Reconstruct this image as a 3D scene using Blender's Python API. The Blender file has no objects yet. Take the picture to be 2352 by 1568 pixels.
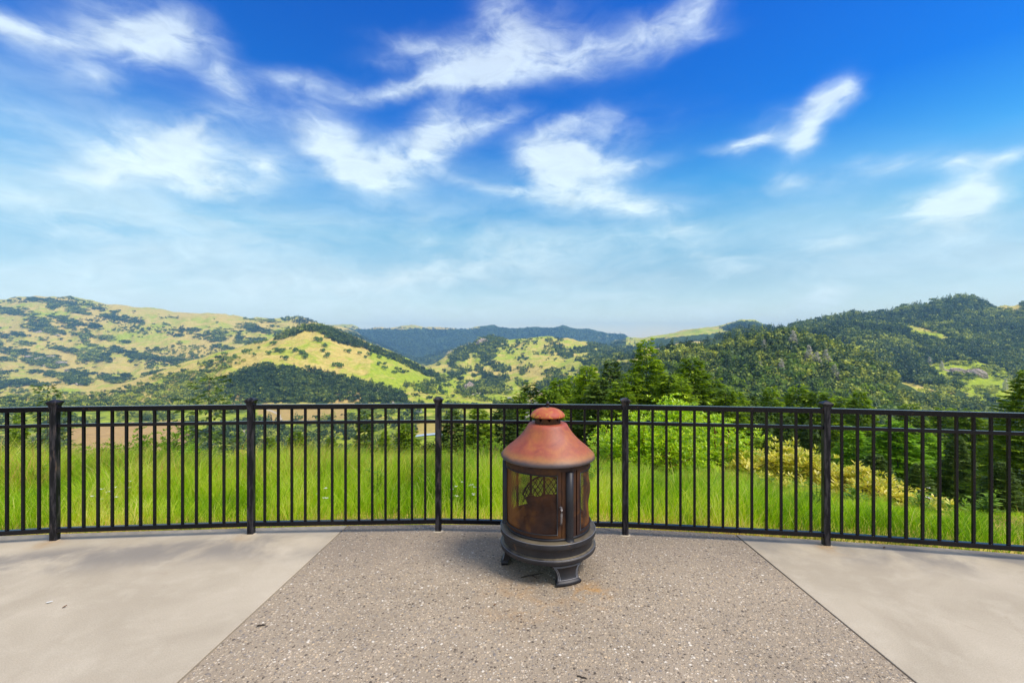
import bpy, bmesh, math, random
import numpy as np
from mathutils import Vector, Matrix

random.seed(7)
RNG = np.random.default_rng(11)
scene = bpy.context.scene
COL = scene.collection
R = math.radians

# ------------------------------------------------------------------ layout units
# photo measured on a 2352x1568 grid: principal point (1176,784), focal 1045
F, CX, CY, EYE = 1045.0, 1176.0, 784.0, 1.59
HAZE = 0.000072
def PX(x, Y): return (x - CX) / F * Y            # world X of a measured column at depth Y
def PZ(y, Y): return EYE - (y - CY) / F * Y      # world Z of a measured row at depth Y

# ------------------------------------------------------------------ helpers
def link(o, parent=None):
    COL.objects.link(o)
    if parent is not None:
        o.parent = parent
    return o

def tag(o, label=None, cat=None, group=None, kind=None):
    if label: o['label'] = label
    if cat: o['category'] = cat
    if group: o['group'] = group
    if kind: o['kind'] = kind
    return o

def empty(name, loc=(0, 0, 0), rz=0.0):
    o = bpy.data.objects.new(name, None)
    o.empty_display_size = 0.2
    o.location = loc
    o.rotation_euler = (0, 0, rz)
    return link(o)

class Geo:
    """collects numpy geometry (any polygon sizes) and a per-vertex random value"""
    def __init__(self):
        self.v, self.r, self.f, self.n = [], [], [], 0
        self.uv = None
    def add(self, verts, faces, rnd=None):
        verts = np.asarray(verts, dtype=np.float64).reshape(-1, 3)
        k = len(verts)
        if rnd is None: rnd = np.zeros(k)
        rnd = np.broadcast_to(np.asarray(rnd, dtype=np.float64), (k,))
        self.v.append(verts); self.r.append(rnd)
        if isinstance(faces, np.ndarray):
            self.f.append(faces + self.n)
        else:
            by = {}
            for f in faces: by.setdefault(len(f), []).append(f)
            for q in by.values(): self.f.append(np.asarray(q, dtype=np.int64) + self.n)
        self.n += k
    def mesh(self, name, mat=None, smooth=False, rnd=True):
        me = bpy.data.meshes.new(name)
        V = np.concatenate(self.v); Rr = np.concatenate(self.r)
        me.vertices.add(len(V)); me.vertices.foreach_set('co', V.astype(np.float32).ravel())
        loops = np.concatenate([f.ravel() for f in self.f]).astype(np.int32)
        sizes = np.concatenate([np.full(len(f), f.shape[1]) for f in self.f]).astype(np.int32)
        starts = np.concatenate([[0], np.cumsum(sizes)[:-1]]).astype(np.int32)
        me.loops.add(len(loops)); me.loops.foreach_set('vertex_index', loops)
        me.polygons.add(len(sizes)); me.polygons.foreach_set('loop_start', starts)
        me.update(calc_edges=True)
        me.polygons.foreach_set('use_smooth', np.full(len(sizes), bool(smooth)))
        if rnd:
            a = me.attributes.new('rnd', 'FLOAT', 'POINT')
            a.data.foreach_set('value', Rr.astype(np.float32))
        if mat: me.materials.append(mat)
        me.validate()
        return me
    def build(self, name, mat=None, parent=None, smooth=False, rnd=True):
        return link(bpy.data.objects.new(name, self.mesh(name, mat, smooth, rnd)), parent)

def box(g, c, s, rz=0.0, rnd=0.0):
    x, y, z = s[0] / 2, s[1] / 2, s[2] / 2
    v = np.array([[-x,-y,-z],[x,-y,-z],[x,y,-z],[-x,y,-z],[-x,-y,z],[x,-y,z],[x,y,z],[-x,y,z]])
    ca, sa = math.cos(rz), math.sin(rz)
    v = v @ np.array([[ca, sa, 0], [-sa, ca, 0], [0, 0, 1]]) + np.array(c)
    g.add(v, [(0,3,2,1),(4,5,6,7),(0,1,5,4),(1,2,6,5),(2,3,7,6),(3,0,4,7)], rnd)

def tube(g, pts, rad, n=8, rnd=0.0, cap=True):
    pts = np.asarray(pts, float); m = len(pts)
    rad = np.broadcast_to(np.asarray(rad, float), (m,))
    t = np.gradient(pts, axis=0); t /= np.linalg.norm(t, axis=1)[:, None] + 1e-12
    ref = np.array([0, 0, 1.0]) if abs(t[0][2]) < 0.9 else np.array([1.0, 0, 0])
    vs = []
    for i in range(m):
        a = np.cross(t[i], ref); a /= np.linalg.norm(a) + 1e-12
        b = np.cross(a, t[i])
        th = np.arange(n) * 2 * math.pi / n
        vs.append(pts[i] + rad[i] * (np.cos(th)[:, None] * a + np.sin(th)[:, None] * b))
    f = [(i*n+j, i*n+(j+1) % n, (i+1)*n+(j+1) % n, (i+1)*n+j) for i in range(m-1) for j in range(n)]
    if cap: f += [tuple(range(n)), tuple(range((m-1)*n, m*n))]
    g.add(np.concatenate(vs), f, rnd)

def lathe(g, prof, n=96, a0=0.0, a1=2*math.pi, wob=None):
    """prof: list of (r,z). angle measured from -Y (towards the viewer) to +X"""
    prof = np.asarray(prof, float); m = len(prof)
    full = abs(a1 - a0 - 2*math.pi) < 1e-6
    th = np.linspace(a0, a1, n + 1)[: n if full else n + 1]
    k = len(th)
    r = prof[:, 0][:, None] * np.ones(k); z = prof[:, 1][:, None] * np.ones(k)
    if wob is not None: r = r + wob(th[None, :], z)
    v = np.stack([r * np.sin(th), -r * np.cos(th), z], -1).reshape(-1, 3)
    f = []
    for i in range(m - 1):
        for j in range(k if full else k - 1):
            j2 = (j + 1) % k
            f.append((i*k+j, i*k+j2, (i+1)*k+j2, (i+1)*k+j))
    g.add(v, f)

def arc_box(g, r0, r1, z0, z1, a0, a1, n=24):
    th = np.linspace(a0, a1, n + 1); k = n + 1
    ring = lambda r, z: np.stack([r*np.sin(th), -r*np.cos(th), np.full(k, z)], -1)
    v = np.concatenate([ring(r1, z0), ring(r1, z1), ring(r0, z1), ring(r0, z0)])
    f = []
    for s in range(4):
        s2 = (s + 1) % 4
        for j in range(n): f.append((s*k+j, s*k+j+1, s2*k+j+1, s2*k+j))
    f += [(0, k, 2*k, 3*k), (3*k+n, 2*k+n, k+n, n)]
    g.add(v, f)

def cards(g, P, D, N, L, W, rnd, mid=0.5):
    """diamond leaves: base P, direction D, facing roughly N"""
    P = np.asarray(P, float); D = np.asarray(D, float); N = np.asarray(N, float)
    D = D / (np.linalg.norm(D, axis=1)[:, None] + 1e-9)
    S = np.cross(D, N); S /= np.linalg.norm(S, axis=1)[:, None] + 1e-9
    L = np.broadcast_to(np.asarray(L, float), (len(P),))[:, None]
    W = np.broadcast_to(np.asarray(W, float), (len(P),))[:, None]
    v = np.stack([P, P + D*L*mid + S*W/2, P + D*L, P + D*L*mid - S*W/2], 1).reshape(-1, 3)
    f = np.arange(4 * len(P)).reshape(-1, 4)
    g.add(v, f, np.repeat(np.broadcast_to(rnd, (len(P),)), 4))

def unit(n):
    v = RNG.normal(size=(n, 3)); return v / np.linalg.norm(v, axis=1)[:, None]

# value noise ------------------------------------------------------------------
def _h(ix, iy, s):
    n = (ix.astype(np.int64) * 374761393 + iy.astype(np.int64) * 668265263 + s * 1442695041) & 0x7fffffff
    n = ((n ^ (n >> 13)) * 1274126177) & 0x7fffffff
    n = (n ^ (n >> 16)) & 0xffffff
    return n / float(0xffffff)
def vnoise(x, y, s=0):
    ix, iy = np.floor(x), np.floor(y); fx, fy = x - ix, y - iy
    fx = fx*fx*fx*(fx*(fx*6-15)+10); fy = fy*fy*fy*(fy*(fy*6-15)+10)
    a = _h(ix, iy, s); b = _h(ix+1, iy, s); c = _h(ix, iy+1, s); d = _h(ix+1, iy+1, s)
    return (a*(1-fx)+b*fx)*(1-fy) + (c*(1-fx)+d*fx)*fy
def fbm(x, y, s=0, o=4):
    t, a, k = 0, 0.5, 0
    for i in range(o):
        t = t + a*(vnoise(x*2**i, y*2**i, s+i*17)*2-1); k += a; a *= 0.5
    return t / k

# ------------------------------------------------------------------ materials
class NT:
    def __init__(self, name):
        self.m = bpy.data.materials.new(name); self.m.use_nodes = True
        self.t = self.m.node_tree; self.n = self.t.nodes; self.n.clear()
        self.out = self.n.new('ShaderNodeOutputMaterial')
    def node(self, typ, **kw):
        return mknode(self.t, typ, **kw)
def mknode(t, typ, **kw):
    n = t.nodes.new(typ)
    ins = kw.pop('ins', {})
    for k, v in kw.items(): setattr(n, k, v)
    for k, v in ins.items():
        s = n.inputs[k]
        if hasattr(v, 'is_output'): t.links.new(v, s)
        else: s.default_value = v
    return n
def ramp(t, fac, stops, interp='LINEAR'):
    n = t.nodes.new('ShaderNodeValToRGB'); n.color_ramp.interpolation = interp
    e = n.color_ramp.elements
    while len(e) < len(stops): e.new(0.5)
    for el, (p, c) in zip(e, stops):
        el.position = p; el.color = (c[0], c[1], c[2], 1) if len(c) == 3 else c
    t.links.new(fac, n.inputs['Fac'])
    return n.outputs['Color']
def math_(t, op, a, b=None, c=None, clamp=False):
    n = t.nodes.new('ShaderNodeMath'); n.operation = op; n.use_clamp = clamp
    for i, v in enumerate((a, b, c)):
        if v is None: continue
        if hasattr(v, 'is_output'): t.links.new(v, n.inputs[i])
        else: n.inputs[i].default_value = v
    return n.outputs[0]
def mix(t, fac, a, b, mode='MIX'):
    n = t.nodes.new('ShaderNodeMix'); n.data_type = 'RGBA'; n.blend_type = mode; n.clamp_factor = True
    for key, v in ((0, fac), (6, a), (7, b)):
        if hasattr(v, 'is_output'): t.links.new(v, n.inputs[key])
        else: n.inputs[key].default_value = v if key == 0 else (v[0], v[1], v[2], 1)
    return n.outputs[2]
def noise(t, vec, scale, detail=4, rough=0.55, dist=0.0, dim='3D'):
    n = t.nodes.new('ShaderNodeTexNoise'); n.noise_dimensions = dim
    if vec is not None: t.links.new(vec, n.inputs['Vector'])
    n.inputs['Scale'].default_value = scale; n.inputs['Detail'].default_value = detail
    n.inputs['Roughness'].default_value = rough; n.inputs['Distortion'].default_value = dist
    return n.outputs['Fac']
def sstep(t, v, lo, hi):
    n = t.nodes.new('ShaderNodeMapRange'); n.interpolation_type = 'SMOOTHSTEP'
    t.links.new(v, n.inputs[0]); n.inputs[1].default_value = lo; n.inputs[2].default_value = hi
    return n.outputs[0]
def bump(t, h, strength, dist):
    n = t.nodes.new('ShaderNodeBump'); n.inputs['Strength'].default_value = strength
    n.inputs['Distance'].default_value = dist; t.links.new(h, n.inputs['Height'])
    return n.outputs['Normal']
def principled(nt, col, rough=0.6, metal=0.0, spec=0.5, normal=None):
    b = nt.n.new('ShaderNodeBsdfPrincipled')
    for k, v in (('Base Color', col), ('Roughness', rough), ('Metallic', metal), ('Specular IOR Level', spec)):
        if hasattr(v, 'is_output'): nt.t.links.new(v, b.inputs[k])
        else: b.inputs[k].default_value = (v[0], v[1], v[2], 1) if k == 'Base Color' else v
    if normal is not None: nt.t.links.new(normal, b.inputs['Normal'])
    return b
def finish(nt, sh):
    nt.t.links.new(sh.outputs[0], nt.out.inputs['Surface']); return nt.m
def objco(nt): return nt.n.new('ShaderNodeTexCoord').outputs['Object']
def geoco(nt): return nt.n.new('ShaderNodeNewGeometry').outputs['Position']

def foliage(name, stops, transl=0.35, tcol=None, rough=0.6, obj_var=0.25, spec=0.3):
    nt = NT(name); t = nt.t
    at = nt.node('ShaderNodeAttribute', attribute_name='rnd').outputs['Fac']
    oi = nt.n.new('ShaderNodeObjectInfo').outputs['Random']
    f = math_(t, 'ADD', at, math_(t, 'MULTIPLY', math_(t, 'SUBTRACT', oi, 0.5), obj_var), clamp=True)
    c = ramp(t, f, stops)
    b = principled(nt, c, rough, 0, spec)
    tr = nt.n.new('ShaderNodeBsdfTranslucent')
    tc = mix(t, 1.0, c, tcol or (1.5, 1.5, 0.6), 'MULTIPLY')
    t.links.new(tc, tr.inputs['Color'])
    ms = nt.n.new('ShaderNodeMixShader'); ms.inputs[0].default_value = transl
    t.links.new(b.outputs[0], ms.inputs[1]); t.links.new(tr.outputs[0], ms.inputs[2])
    return finish(nt, ms)

def bark(name, c0, c1):
    nt = NT(name); t = nt.t
    p = objco(nt)
    mp = nt.node('ShaderNodeMapping', ins={'Vector': p, 'Scale': (6, 6, 1.2)})
    nz = noise(t, mp.outputs[0], 2.0, 5, 0.6)
    return finish(nt, principled(nt, ramp(t, nz, [(0.3, c0), (0.7, c1)]), 0.9, 0, 0.2, bump(t, nz, 0.6, 0.03)))

M = {}
M['bark'] = bark('bark', (0.05, 0.035, 0.025), (0.16, 0.13, 0.10))
M['red_bark'] = bark('red_bark', (0.10, 0.03, 0.012), (0.25, 0.09, 0.03))
M['dead_bark'] = bark('dead_bark', (0.28, 0.25, 0.20), (0.5, 0.46, 0.38))
G0 = lambda k: [(0.0, (0.018*k, 0.040*k, 0.008*k)), (0.5, (0.045*k, 0.095*k, 0.010*k)), (1.0, (0.105*k, 0.175*k, 0.014*k))]
M['fir'] = foliage('fir_needles', [(0, (0.07, 0.125, 0.006)), (0.5, (0.22, 0.33, 0.012)), (1, (0.46, 0.55, 0.03))], 0.45, obj_var=0.3)
M['fir_dark'] = foliage('dark_fir_needles', [(0, (0.034, 0.065, 0.01)), (0.6, (0.095, 0.16, 0.014)), (1, (0.2, 0.27, 0.02))], 0.2, obj_var=0.3)
M['fir_lime'] = foliage('lime_fir_needles', [(0, (0.1, 0.22, 0.006)), (0.5, (0.26, 0.46, 0.012)), (1, (0.44, 0.6, 0.03))], 0.4, obj_var=0.2)
M['oak'] = foliage('oak_leaves', [(0, (0.0669, 0.1181, 0.0225)), (0.5, (0.1367, 0.225, 0.0315)), (1, (0.2582, 0.3515, 0.0495))], 0.2, obj_var=0.4)
M['oak_sun'] = foliage('bright_oak_leaves', [(0, (0.07, 0.13, 0.012)), (0.5, (0.19, 0.28, 0.02)), (1, (0.36, 0.42, 0.06))], 0.3, obj_var=0.5)
M['forest'] = foliage('forest_leaves', [(0, (0.0297, 0.0581, 0.0198)), (0.45, (0.0772, 0.132, 0.0286)), (0.8, (0.2025, 0.252, 0.035)), (1, (0.486, 0.504, 0.06))], 0.15, obj_var=0.0)
M['grey_twigs'] = foliage('dead_twigs', [(0, (0.55, 0.50, 0.40)), (1, (0.80, 0.76, 0.66))], 0.45, (1, 1, 1), obj_var=0.1)
M['grass'] = foliage('grass_blades', [(0, (0.11, 0.23, 0.004)), (0.4, (0.27, 0.46, 0.008)), (0.75, (0.5, 0.66, 0.022)), (0.92, (0.62, 0.64, 0.09)), (1, (0.78, 0.68, 0.28))], 0.45, (1.4, 1.5, 0.4), 0.5, 0)
M['dry_grass'] = foliage('dry_grass_blades', [(0, (0.2, 0.26, 0.012)), (0.4, (0.42, 0.38, 0.03)), (1, (0.62, 0.42, 0.12))], 0.3, (1.2, 1.1, 0.6), 0.6, 0)
M['fern'] = foliage('fern_fronds', [(0, (0.18, 0.4, 0.008)), (1, (0.44, 0.66, 0.03))], 0.45, (1.4, 1.5, 0.4), 0.5, 0.2)
M['lime_leaf'] = foliage('lime_shrub_leaves', [(0, (0.14, 0.29, 0.005)), (0.5, (0.42, 0.6, 0.01)), (1, (0.7, 0.8, 0.05))], 0.38, (1.4, 1.4, 0.4), 0.4, 0.0, 0.5)
M['cream_leaf'] = foliage('cream_shrub_leaves', [(0, (0.24, 0.33, 0.015)), (0.35, (0.54, 0.55, 0.04)), (0.7, (0.86, 0.74, 0.11)), (1, (0.88, 0.80, 0.34))], 0.35, (1.2, 1.1, 0.6), 0.45, 0.1, 0.5)
M['bush_leaf'] = foliage('bush_leaves', [(0, (0.08, 0.17, 0.008)), (0.5, (0.18, 0.31, 0.014)), (1, (0.33, 0.46, 0.03))], 0.35, obj_var=0.3)
M['white_petal'] = foliage('white_petals', [(0, (0.6, 0.6, 0.5)), (1, (0.8, 0.8, 0.75))], 0.3, (1, 1, 1), 0.6, 0)
M['yellow_petal'] = foliage('yellow_petals', [(0, (0.75, 0.5, 0.02)), (1, (0.8, 0.6, 0.05))], 0.3, (1, 1, 1), 0.6, 0)

def mat_metal_black(name):
    nt = NT(name); t = nt.t
    p = geoco(nt)
    n1 = noise(t, p, 9, 5, 0.6); n2 = noise(t, p, 60, 3, 0.6)
    c = mix(t, sstep(t, n1, 0.52, 0.75), (0.0032, 0.0034, 0.0065), (0.007, 0.0062, 0.0075))
    c = mix(t, math_(t, 'MULTIPLY', sstep(t, n1, 0.63, 0.72), sstep(t, n2, 0.55, 0.66)), c, (0.10, 0.045, 0.018))
    r = math_(t, 'ADD', math_(t, 'MULTIPLY', n2, 0.12), 0.10)
    return finish(nt, principled(nt, c, r, 0.0, 0.30, bump(t, n2, 0.05, 0.002)))
M['black'] = mat_metal_black('black_fence_paint')
def mat_post():
    nt = NT('weathered_post_paint'); t = nt.t
    p = geoco(nt)
    mp = nt.node('ShaderNodeMapping', ins={'Vector': p, 'Scale': (14, 14, 2.2)}).outputs[0]
    n1 = noise(t, mp, 3, 6, 0.65); n2 = noise(t, p, 70, 3, 0.6); n3 = noise(t, p, 2.3, 3, 0.5)
    c = mix(t, sstep(t, n1, 0.45, 0.62), (0.0045, 0.0048, 0.008), (0.042, 0.038, 0.044))
    c = mix(t, math_(t, 'MULTIPLY', sstep(t, n1, 0.54, 0.66), sstep(t, n3, 0.5, 0.65)), c, (0.12, 0.075, 0.045))
    return finish(nt, principled(nt, c, 0.34, 0.0, 0.22, bump(t, n2, 0.1, 0.002)))
M['post'] = mat_post()

def mat_concrete():
    nt = NT('brushed_concrete'); t = nt.t
    p = geoco(nt)
    big = noise(t, p, 1.1, 5, 0.6, 0.6); mid = noise(t, p, 5, 5, 0.65, 0.3); fine = noise(t, p, 160, 2, 0.7)
    grit = noise(t, p, 420, 1, 0.5)
    c = mix(t, sstep(t, big, 0.3, 0.7), (0.40, 0.332, 0.240), (0.495, 0.417, 0.308))
    c = mix(t, math_(t, 'MULTIPLY', sstep(t, mid, 0.45, 0.75), 0.30), c, (0.60, 0.52, 0.395))
    # grime band left by puddles along the outer edge of the slab
    sx = nt.node('ShaderNodeSeparateXYZ', ins={0: p})
    d = math_(t, 'ADD', math_(t, 'MULTIPLY', math_(t, 'MULTIPLY', sx.outputs[0], sx.outputs[0]), 0.034), sx.outputs[1])
    band = math_(t, 'MULTIPLY', sstep(t, d, 3.30, 3.66), math_(t, 'SUBTRACT', 1.0, sstep(t, d, 3.78, 4.02)))
    band = math_(t, 'MULTIPLY', band, math_(t, 'MULTIPLY', sstep(t, noise(t, p, 1.9, 4, 0.6, 0.4), 0.38, 0.62), 0.75))
    c = mix(t, band, c, (0.20, 0.18, 0.16))
    st = math_(t, 'MULTIPLY', sstep(t, noise(t, p, 2.6, 6, 0.7, 1.2), 0.60, 0.74), 0.22)
    c = mix(t, st, c, (0.30, 0.22, 0.15))
    for (qx, qy, k_) in ((2.47, 3.50, 0.8), (-2.16, 3.72, 0.35), (-3.64, 3.58, 0.5)):
        dd = nt.node('ShaderNodeVectorMath', operation='DISTANCE', ins={0: p, 1: (qx, qy, 0.0)}).outputs['Value']
        c = mix(t, math_(t, 'MULTIPLY', math_(t, 'SUBTRACT', 1.0, sstep(t, dd, 0.03, 0.17)), math_(t, 'MULTIPLY', sstep(t, mid, 0.35, 0.65), k_)), c, (0.36, 0.20, 0.07))
    f1 = math_(t, 'ADD', math_(t, 'MULTIPLY', fine, 0.62), 0.69)
    cc = nt.node('ShaderNodeVectorMath', operation='SCALE', ins={0: c, 'Scale': f1}).outputs[0]
    spk = sstep(t, grit, 0.70, 0.78)
    cc = mix(t, math_(t, 'MULTIPLY', spk, 0.5), cc, (0.20, 0.17, 0.14))
    h = math_(t, 'ADD', fine, math_(t, 'MULTIPLY', mid, 0.8))
    return finish(nt, principled(nt, cc, 0.85, 0, 0.25, bump(t, h, 0.35, 0.004)))
M['concrete'] = mat_concrete()

def mat_aggregate():
    nt = NT('exposed_aggregate'); t = nt.t
    p = geoco(nt)
    wob = nt.node('ShaderNodeTexNoise', ins={'Vector': p, 'Scale': 52.0})
    pw = nt.node('ShaderNodeVectorMath', operation='MULTIPLY_ADD', ins={0: wob.outputs['Color'], 1: (0.012, 0.012, 0.0), 2: p}).outputs[0]
    v1 = nt.node('ShaderNodeTexVoronoi', ins={'Vector': pw, 'Scale': 52.0})
    v2 = nt.node('ShaderNodeTexVoronoi', ins={'Vector': pw, 'Scale': 98.0})
    def stones(v):
        s = nt.node('ShaderNodeSeparateColor', ins={0: v.outputs['Color']}).outputs
        c = ramp(t, s[0], [(0.0, (0.09, 0.075, 0.065)), (0.22, (0.32, 0.265, 0.21)), (0.45, (0.50, 0.43, 0.34)), (0.68, (0.23, 0.215, 0.215)),
                           (0.82, (0.58, 0.46, 0.32)), (0.95, (0.60, 0.54, 0.47)), (1.0, (0.80, 0.77, 0.72))])
        return c, s
    c1, s1 = stones(v1); c2, s2 = stones(v2)
    in1 = math_(t, 'SUBTRACT', 1.0, sstep(t, v1.outputs['Distance'], 0.28, 0.50))
    in1 = math_(t, 'MULTIPLY', in1, math_(t, 'GREATER_THAN', s1[1], 0.35))
    in2 = math_(t, 'SUBTRACT', 1.0, sstep(t, v2.outputs['Distance'], 0.30, 0.52))
    matrix = mix(t, noise(t, p, 220, 2, 0.6), (0.22, 0.185, 0.145), (0.46, 0.39, 0.31))
    c = mix(t, in2, matrix, c2); c = mix(t, in1, c, c1)
    big = noise(t, p, 1.6, 5, 0.6, 0.5)
    c = mix(t, 1.0, c, ramp(t, big, [(0.25, (0.89, 0.82, 0.715)), (0.75, (1.15, 1.06, 0.93))]), 'MULTIPLY')
    # grime near the outer edge, darker beneath the fire pot, rust bleeding from its front foot
    sx = nt.node('ShaderNodeSeparateXYZ', ins={0: p})
    d = math_(t, 'ADD', math_(t, 'MULTIPLY', math_(t, 'MULTIPLY', sx.outputs[0], sx.outputs[0]), 0.034), sx.outputs[1])
    edge = math_(t, 'MULTIPLY', sstep(t, d, 3.0, 3.8), 0.38)
    c = mix(t, edge, c, (0.15, 0.125, 0.11))
    def spot(x, y, r0, r1):
        dd = nt.node('ShaderNodeVectorMath', operation='DISTANCE', ins={0: p, 1: (x, y, 0.0)}).outputs['Value']
        return math_(t, 'SUBTRACT', 1.0, sstep(t, dd, r0, r1))
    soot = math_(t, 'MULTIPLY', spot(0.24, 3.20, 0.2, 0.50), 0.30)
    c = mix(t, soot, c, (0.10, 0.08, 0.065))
    rn = sstep(t, noise(t, p, 7, 5, 0.65, 0.6), 0.42, 0.66)
    rust = math_(t, 'MULTIPLY', math_(t, 'MAXIMUM', math_(t, 'MULTIPLY', spot(0.52, 2.86, 0.02, 0.22), 1.0), math_(t, 'MULTIPLY', spot(0.10, 2.78, 0.05, 0.42), 0.45)), rn)
    c = mix(t, math_(t, 'MULTIPLY', rust, 0.75), c, (0.48, 0.24, 0.055))
    h = math_(t, 'ADD', math_(t, 'MULTIPLY', in1, 1.0), math_(t, 'MULTIPLY', in2, 0.6))
    return finish(nt, principled(nt, c, 0.75, 0, 0.3, bump(t, h, 0.6, 0.006)))
M['aggregate'] = mat_aggregate()

def mat_rust_hood():
    nt = NT('rusted_hood_iron'); t = nt.t
    p = objco(nt)
    n1 = noise(t, p, 6, 5, 0.6, 0.8); n2 = noise(t, p, 240, 2, 0.6); n3 = noise(t, p, 3.2, 4, 0.6, 0.4)
    c = ramp(t, n1, [(0.30, (0.16, 0.034, 0.020)), (0.42, (0.29, 0.060, 0.028)), (0.52, (0.33, 0.078, 0.028)), (0.62, (0.38, 0.112, 0.027)), (0.74, (0.28, 0.062, 0.034))])
    c = mix(t, sstep(t, n3, 0.55, 0.72), c, (0.33, 0.105, 0.085))
    z = nt.node('ShaderNodeSeparateXYZ', ins={0: p}).outputs[2]
    zz = math_(t, 'ADD', z, math_(t, 'MULTIPLY', math_(t, 'SUBTRACT', n1, 0.5), 0.07))
    brim = math_(t, 'SUBTRACT', 1.0, sstep(t, zz, 0.800, 0.845))
    c = mix(t, brim, c, (0.34, 0.135, 0.034))
    lip = math_(t, 'SUBTRACT', 1.0, sstep(t, math_(t, 'ADD', z, math_(t, 'MULTIPLY', math_(t, 'SUBTRACT', n3, 0.5), 0.06)), 0.780, 0.812))
    c = mix(t, math_(t, 'MULTIPLY', lip, 0.95), c, (0.060, 0.050, 0.058))
    neck = sstep(t, zz, 0.97, 1.0)
    c = mix(t, math_(t, 'MULTIPLY', neck, 0.5), c, (0.40, 0.07, 0.035))
    n4 = noise(t, p, 26, 4, 0.7, 0.4)
    sp = math_(t, 'ADD', math_(t, 'ADD', math_(t, 'MULTIPLY', n2, 0.55), math_(t, 'MULTIPLY', n4, 0.7)), 0.36)
    c = nt.node('ShaderNodeVectorMath', operation='SCALE', ins={0: c, 'Scale': sp}).outputs[0]
    return finish(nt, principled(nt, c, 0.56, 0.0, 0.6, bump(t, n2, 0.25, 0.002)))
M['rust_hood'] = mat_rust_hood()
def mat_rust_cap():
    nt = NT('peeling_cap_rust'); t = nt.t
    p = objco(nt)
    n1 = noise(t, p, 14, 5, 0.6, 0.6); n2 = noise(t, p, 200, 2, 0.6)
    c = ramp(t, n1, [(0.3, (0.34, 0.045, 0.022)), (0.5, (0.42, 0.075, 0.03)), (0.62, (0.45, 0.15, 0.03))])
    z = nt.node('ShaderNodeSeparateXYZ', ins={0: p}).outputs[2]
    rim = math_(t, 'SUBTRACT', 1.0, sstep(t, z, 1.055, 1.095))
    pe = math_(t, 'MULTIPLY', sstep(t, noise(t, p, 22, 4, 0.6, 0.8), 0.50, 0.60), rim)
    c = mix(t, pe, c, (0.62, 0.30, 0.02))
    return finish(nt, principled(nt, c, 0.6, 0.0, 0.5, bump(t, n2, 0.25, 0.002)))
M['rust_cap'] = mat_rust_cap()
def mat_rust_dark(name, k=1.0):
    nt = NT(name); t = nt.t
    p = objco(nt)
    n1 = noise(t, p, 5, 6, 0.65, 0.8); n2 = noise(t, p, 120, 2, 0.6)
    c = ramp(t, n1, [(0.28, (0.030*k, 0.017*k, 0.017*k)), (0.48, (0.085*k, 0.032*k, 0.018*k)), (0.62, (0.17*k, 0.062*k, 0.014*k)), (0.8, (0.27*k, 0.12*k, 0.016*k))])
    return finish(nt, principled(nt, c, 0.7, 0.1, 0.4, bump(t, n2, 0.3, 0.002)))
M['rust_dark'] = mat_rust_dark('dark_rusted_iron', 0.5)
M['rust_mesh'] = mat_rust_dark('rusted_screen_wire', 1.0)
def mat_castiron(name, dust=True):
    nt = NT(name); t = nt.t
    p = objco(nt)
    n1 = noise(t, p, 5, 5, 0.6); n2 = noise(t, p, 180, 2, 0.6)
    c = mix(t, sstep(t, n1, 0.4, 0.7), (0.014, 0.013, 0.017), (0.030, 0.026, 0.029))
    if dust:
        nz = nt.node('ShaderNodeSeparateXYZ', ins={0: nt.n.new('ShaderNodeNewGeometry').outputs['Normal']}).outputs[2]
        up = sstep(t, math_(t, 'ADD', nz, math_(t, 'MULTIPLY', math_(t, 'SUBTRACT', n1, 0.5), 0.8)), 0.75, 1.05)
        c = mix(t, math_(t, 'MULTIPLY', up, 0.7), c, (0.24, 0.19, 0.115))
        ru = math_(t, 'MULTIPLY', sstep(t, noise(t, p, 8, 5, 0.7), 0.60, 0.70), 0.5)
        c = mix(t, ru, c, (0.15, 0.07, 0.03))
    return finish(nt, principled(nt, c, 0.48, 0.25, 0.5, bump(t, n2, 0.2, 0.002)))
M['castiron'] = mat_castiron('cast_iron')
M['castiron_plain'] = mat_castiron('plain_cast_iron', False)
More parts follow.
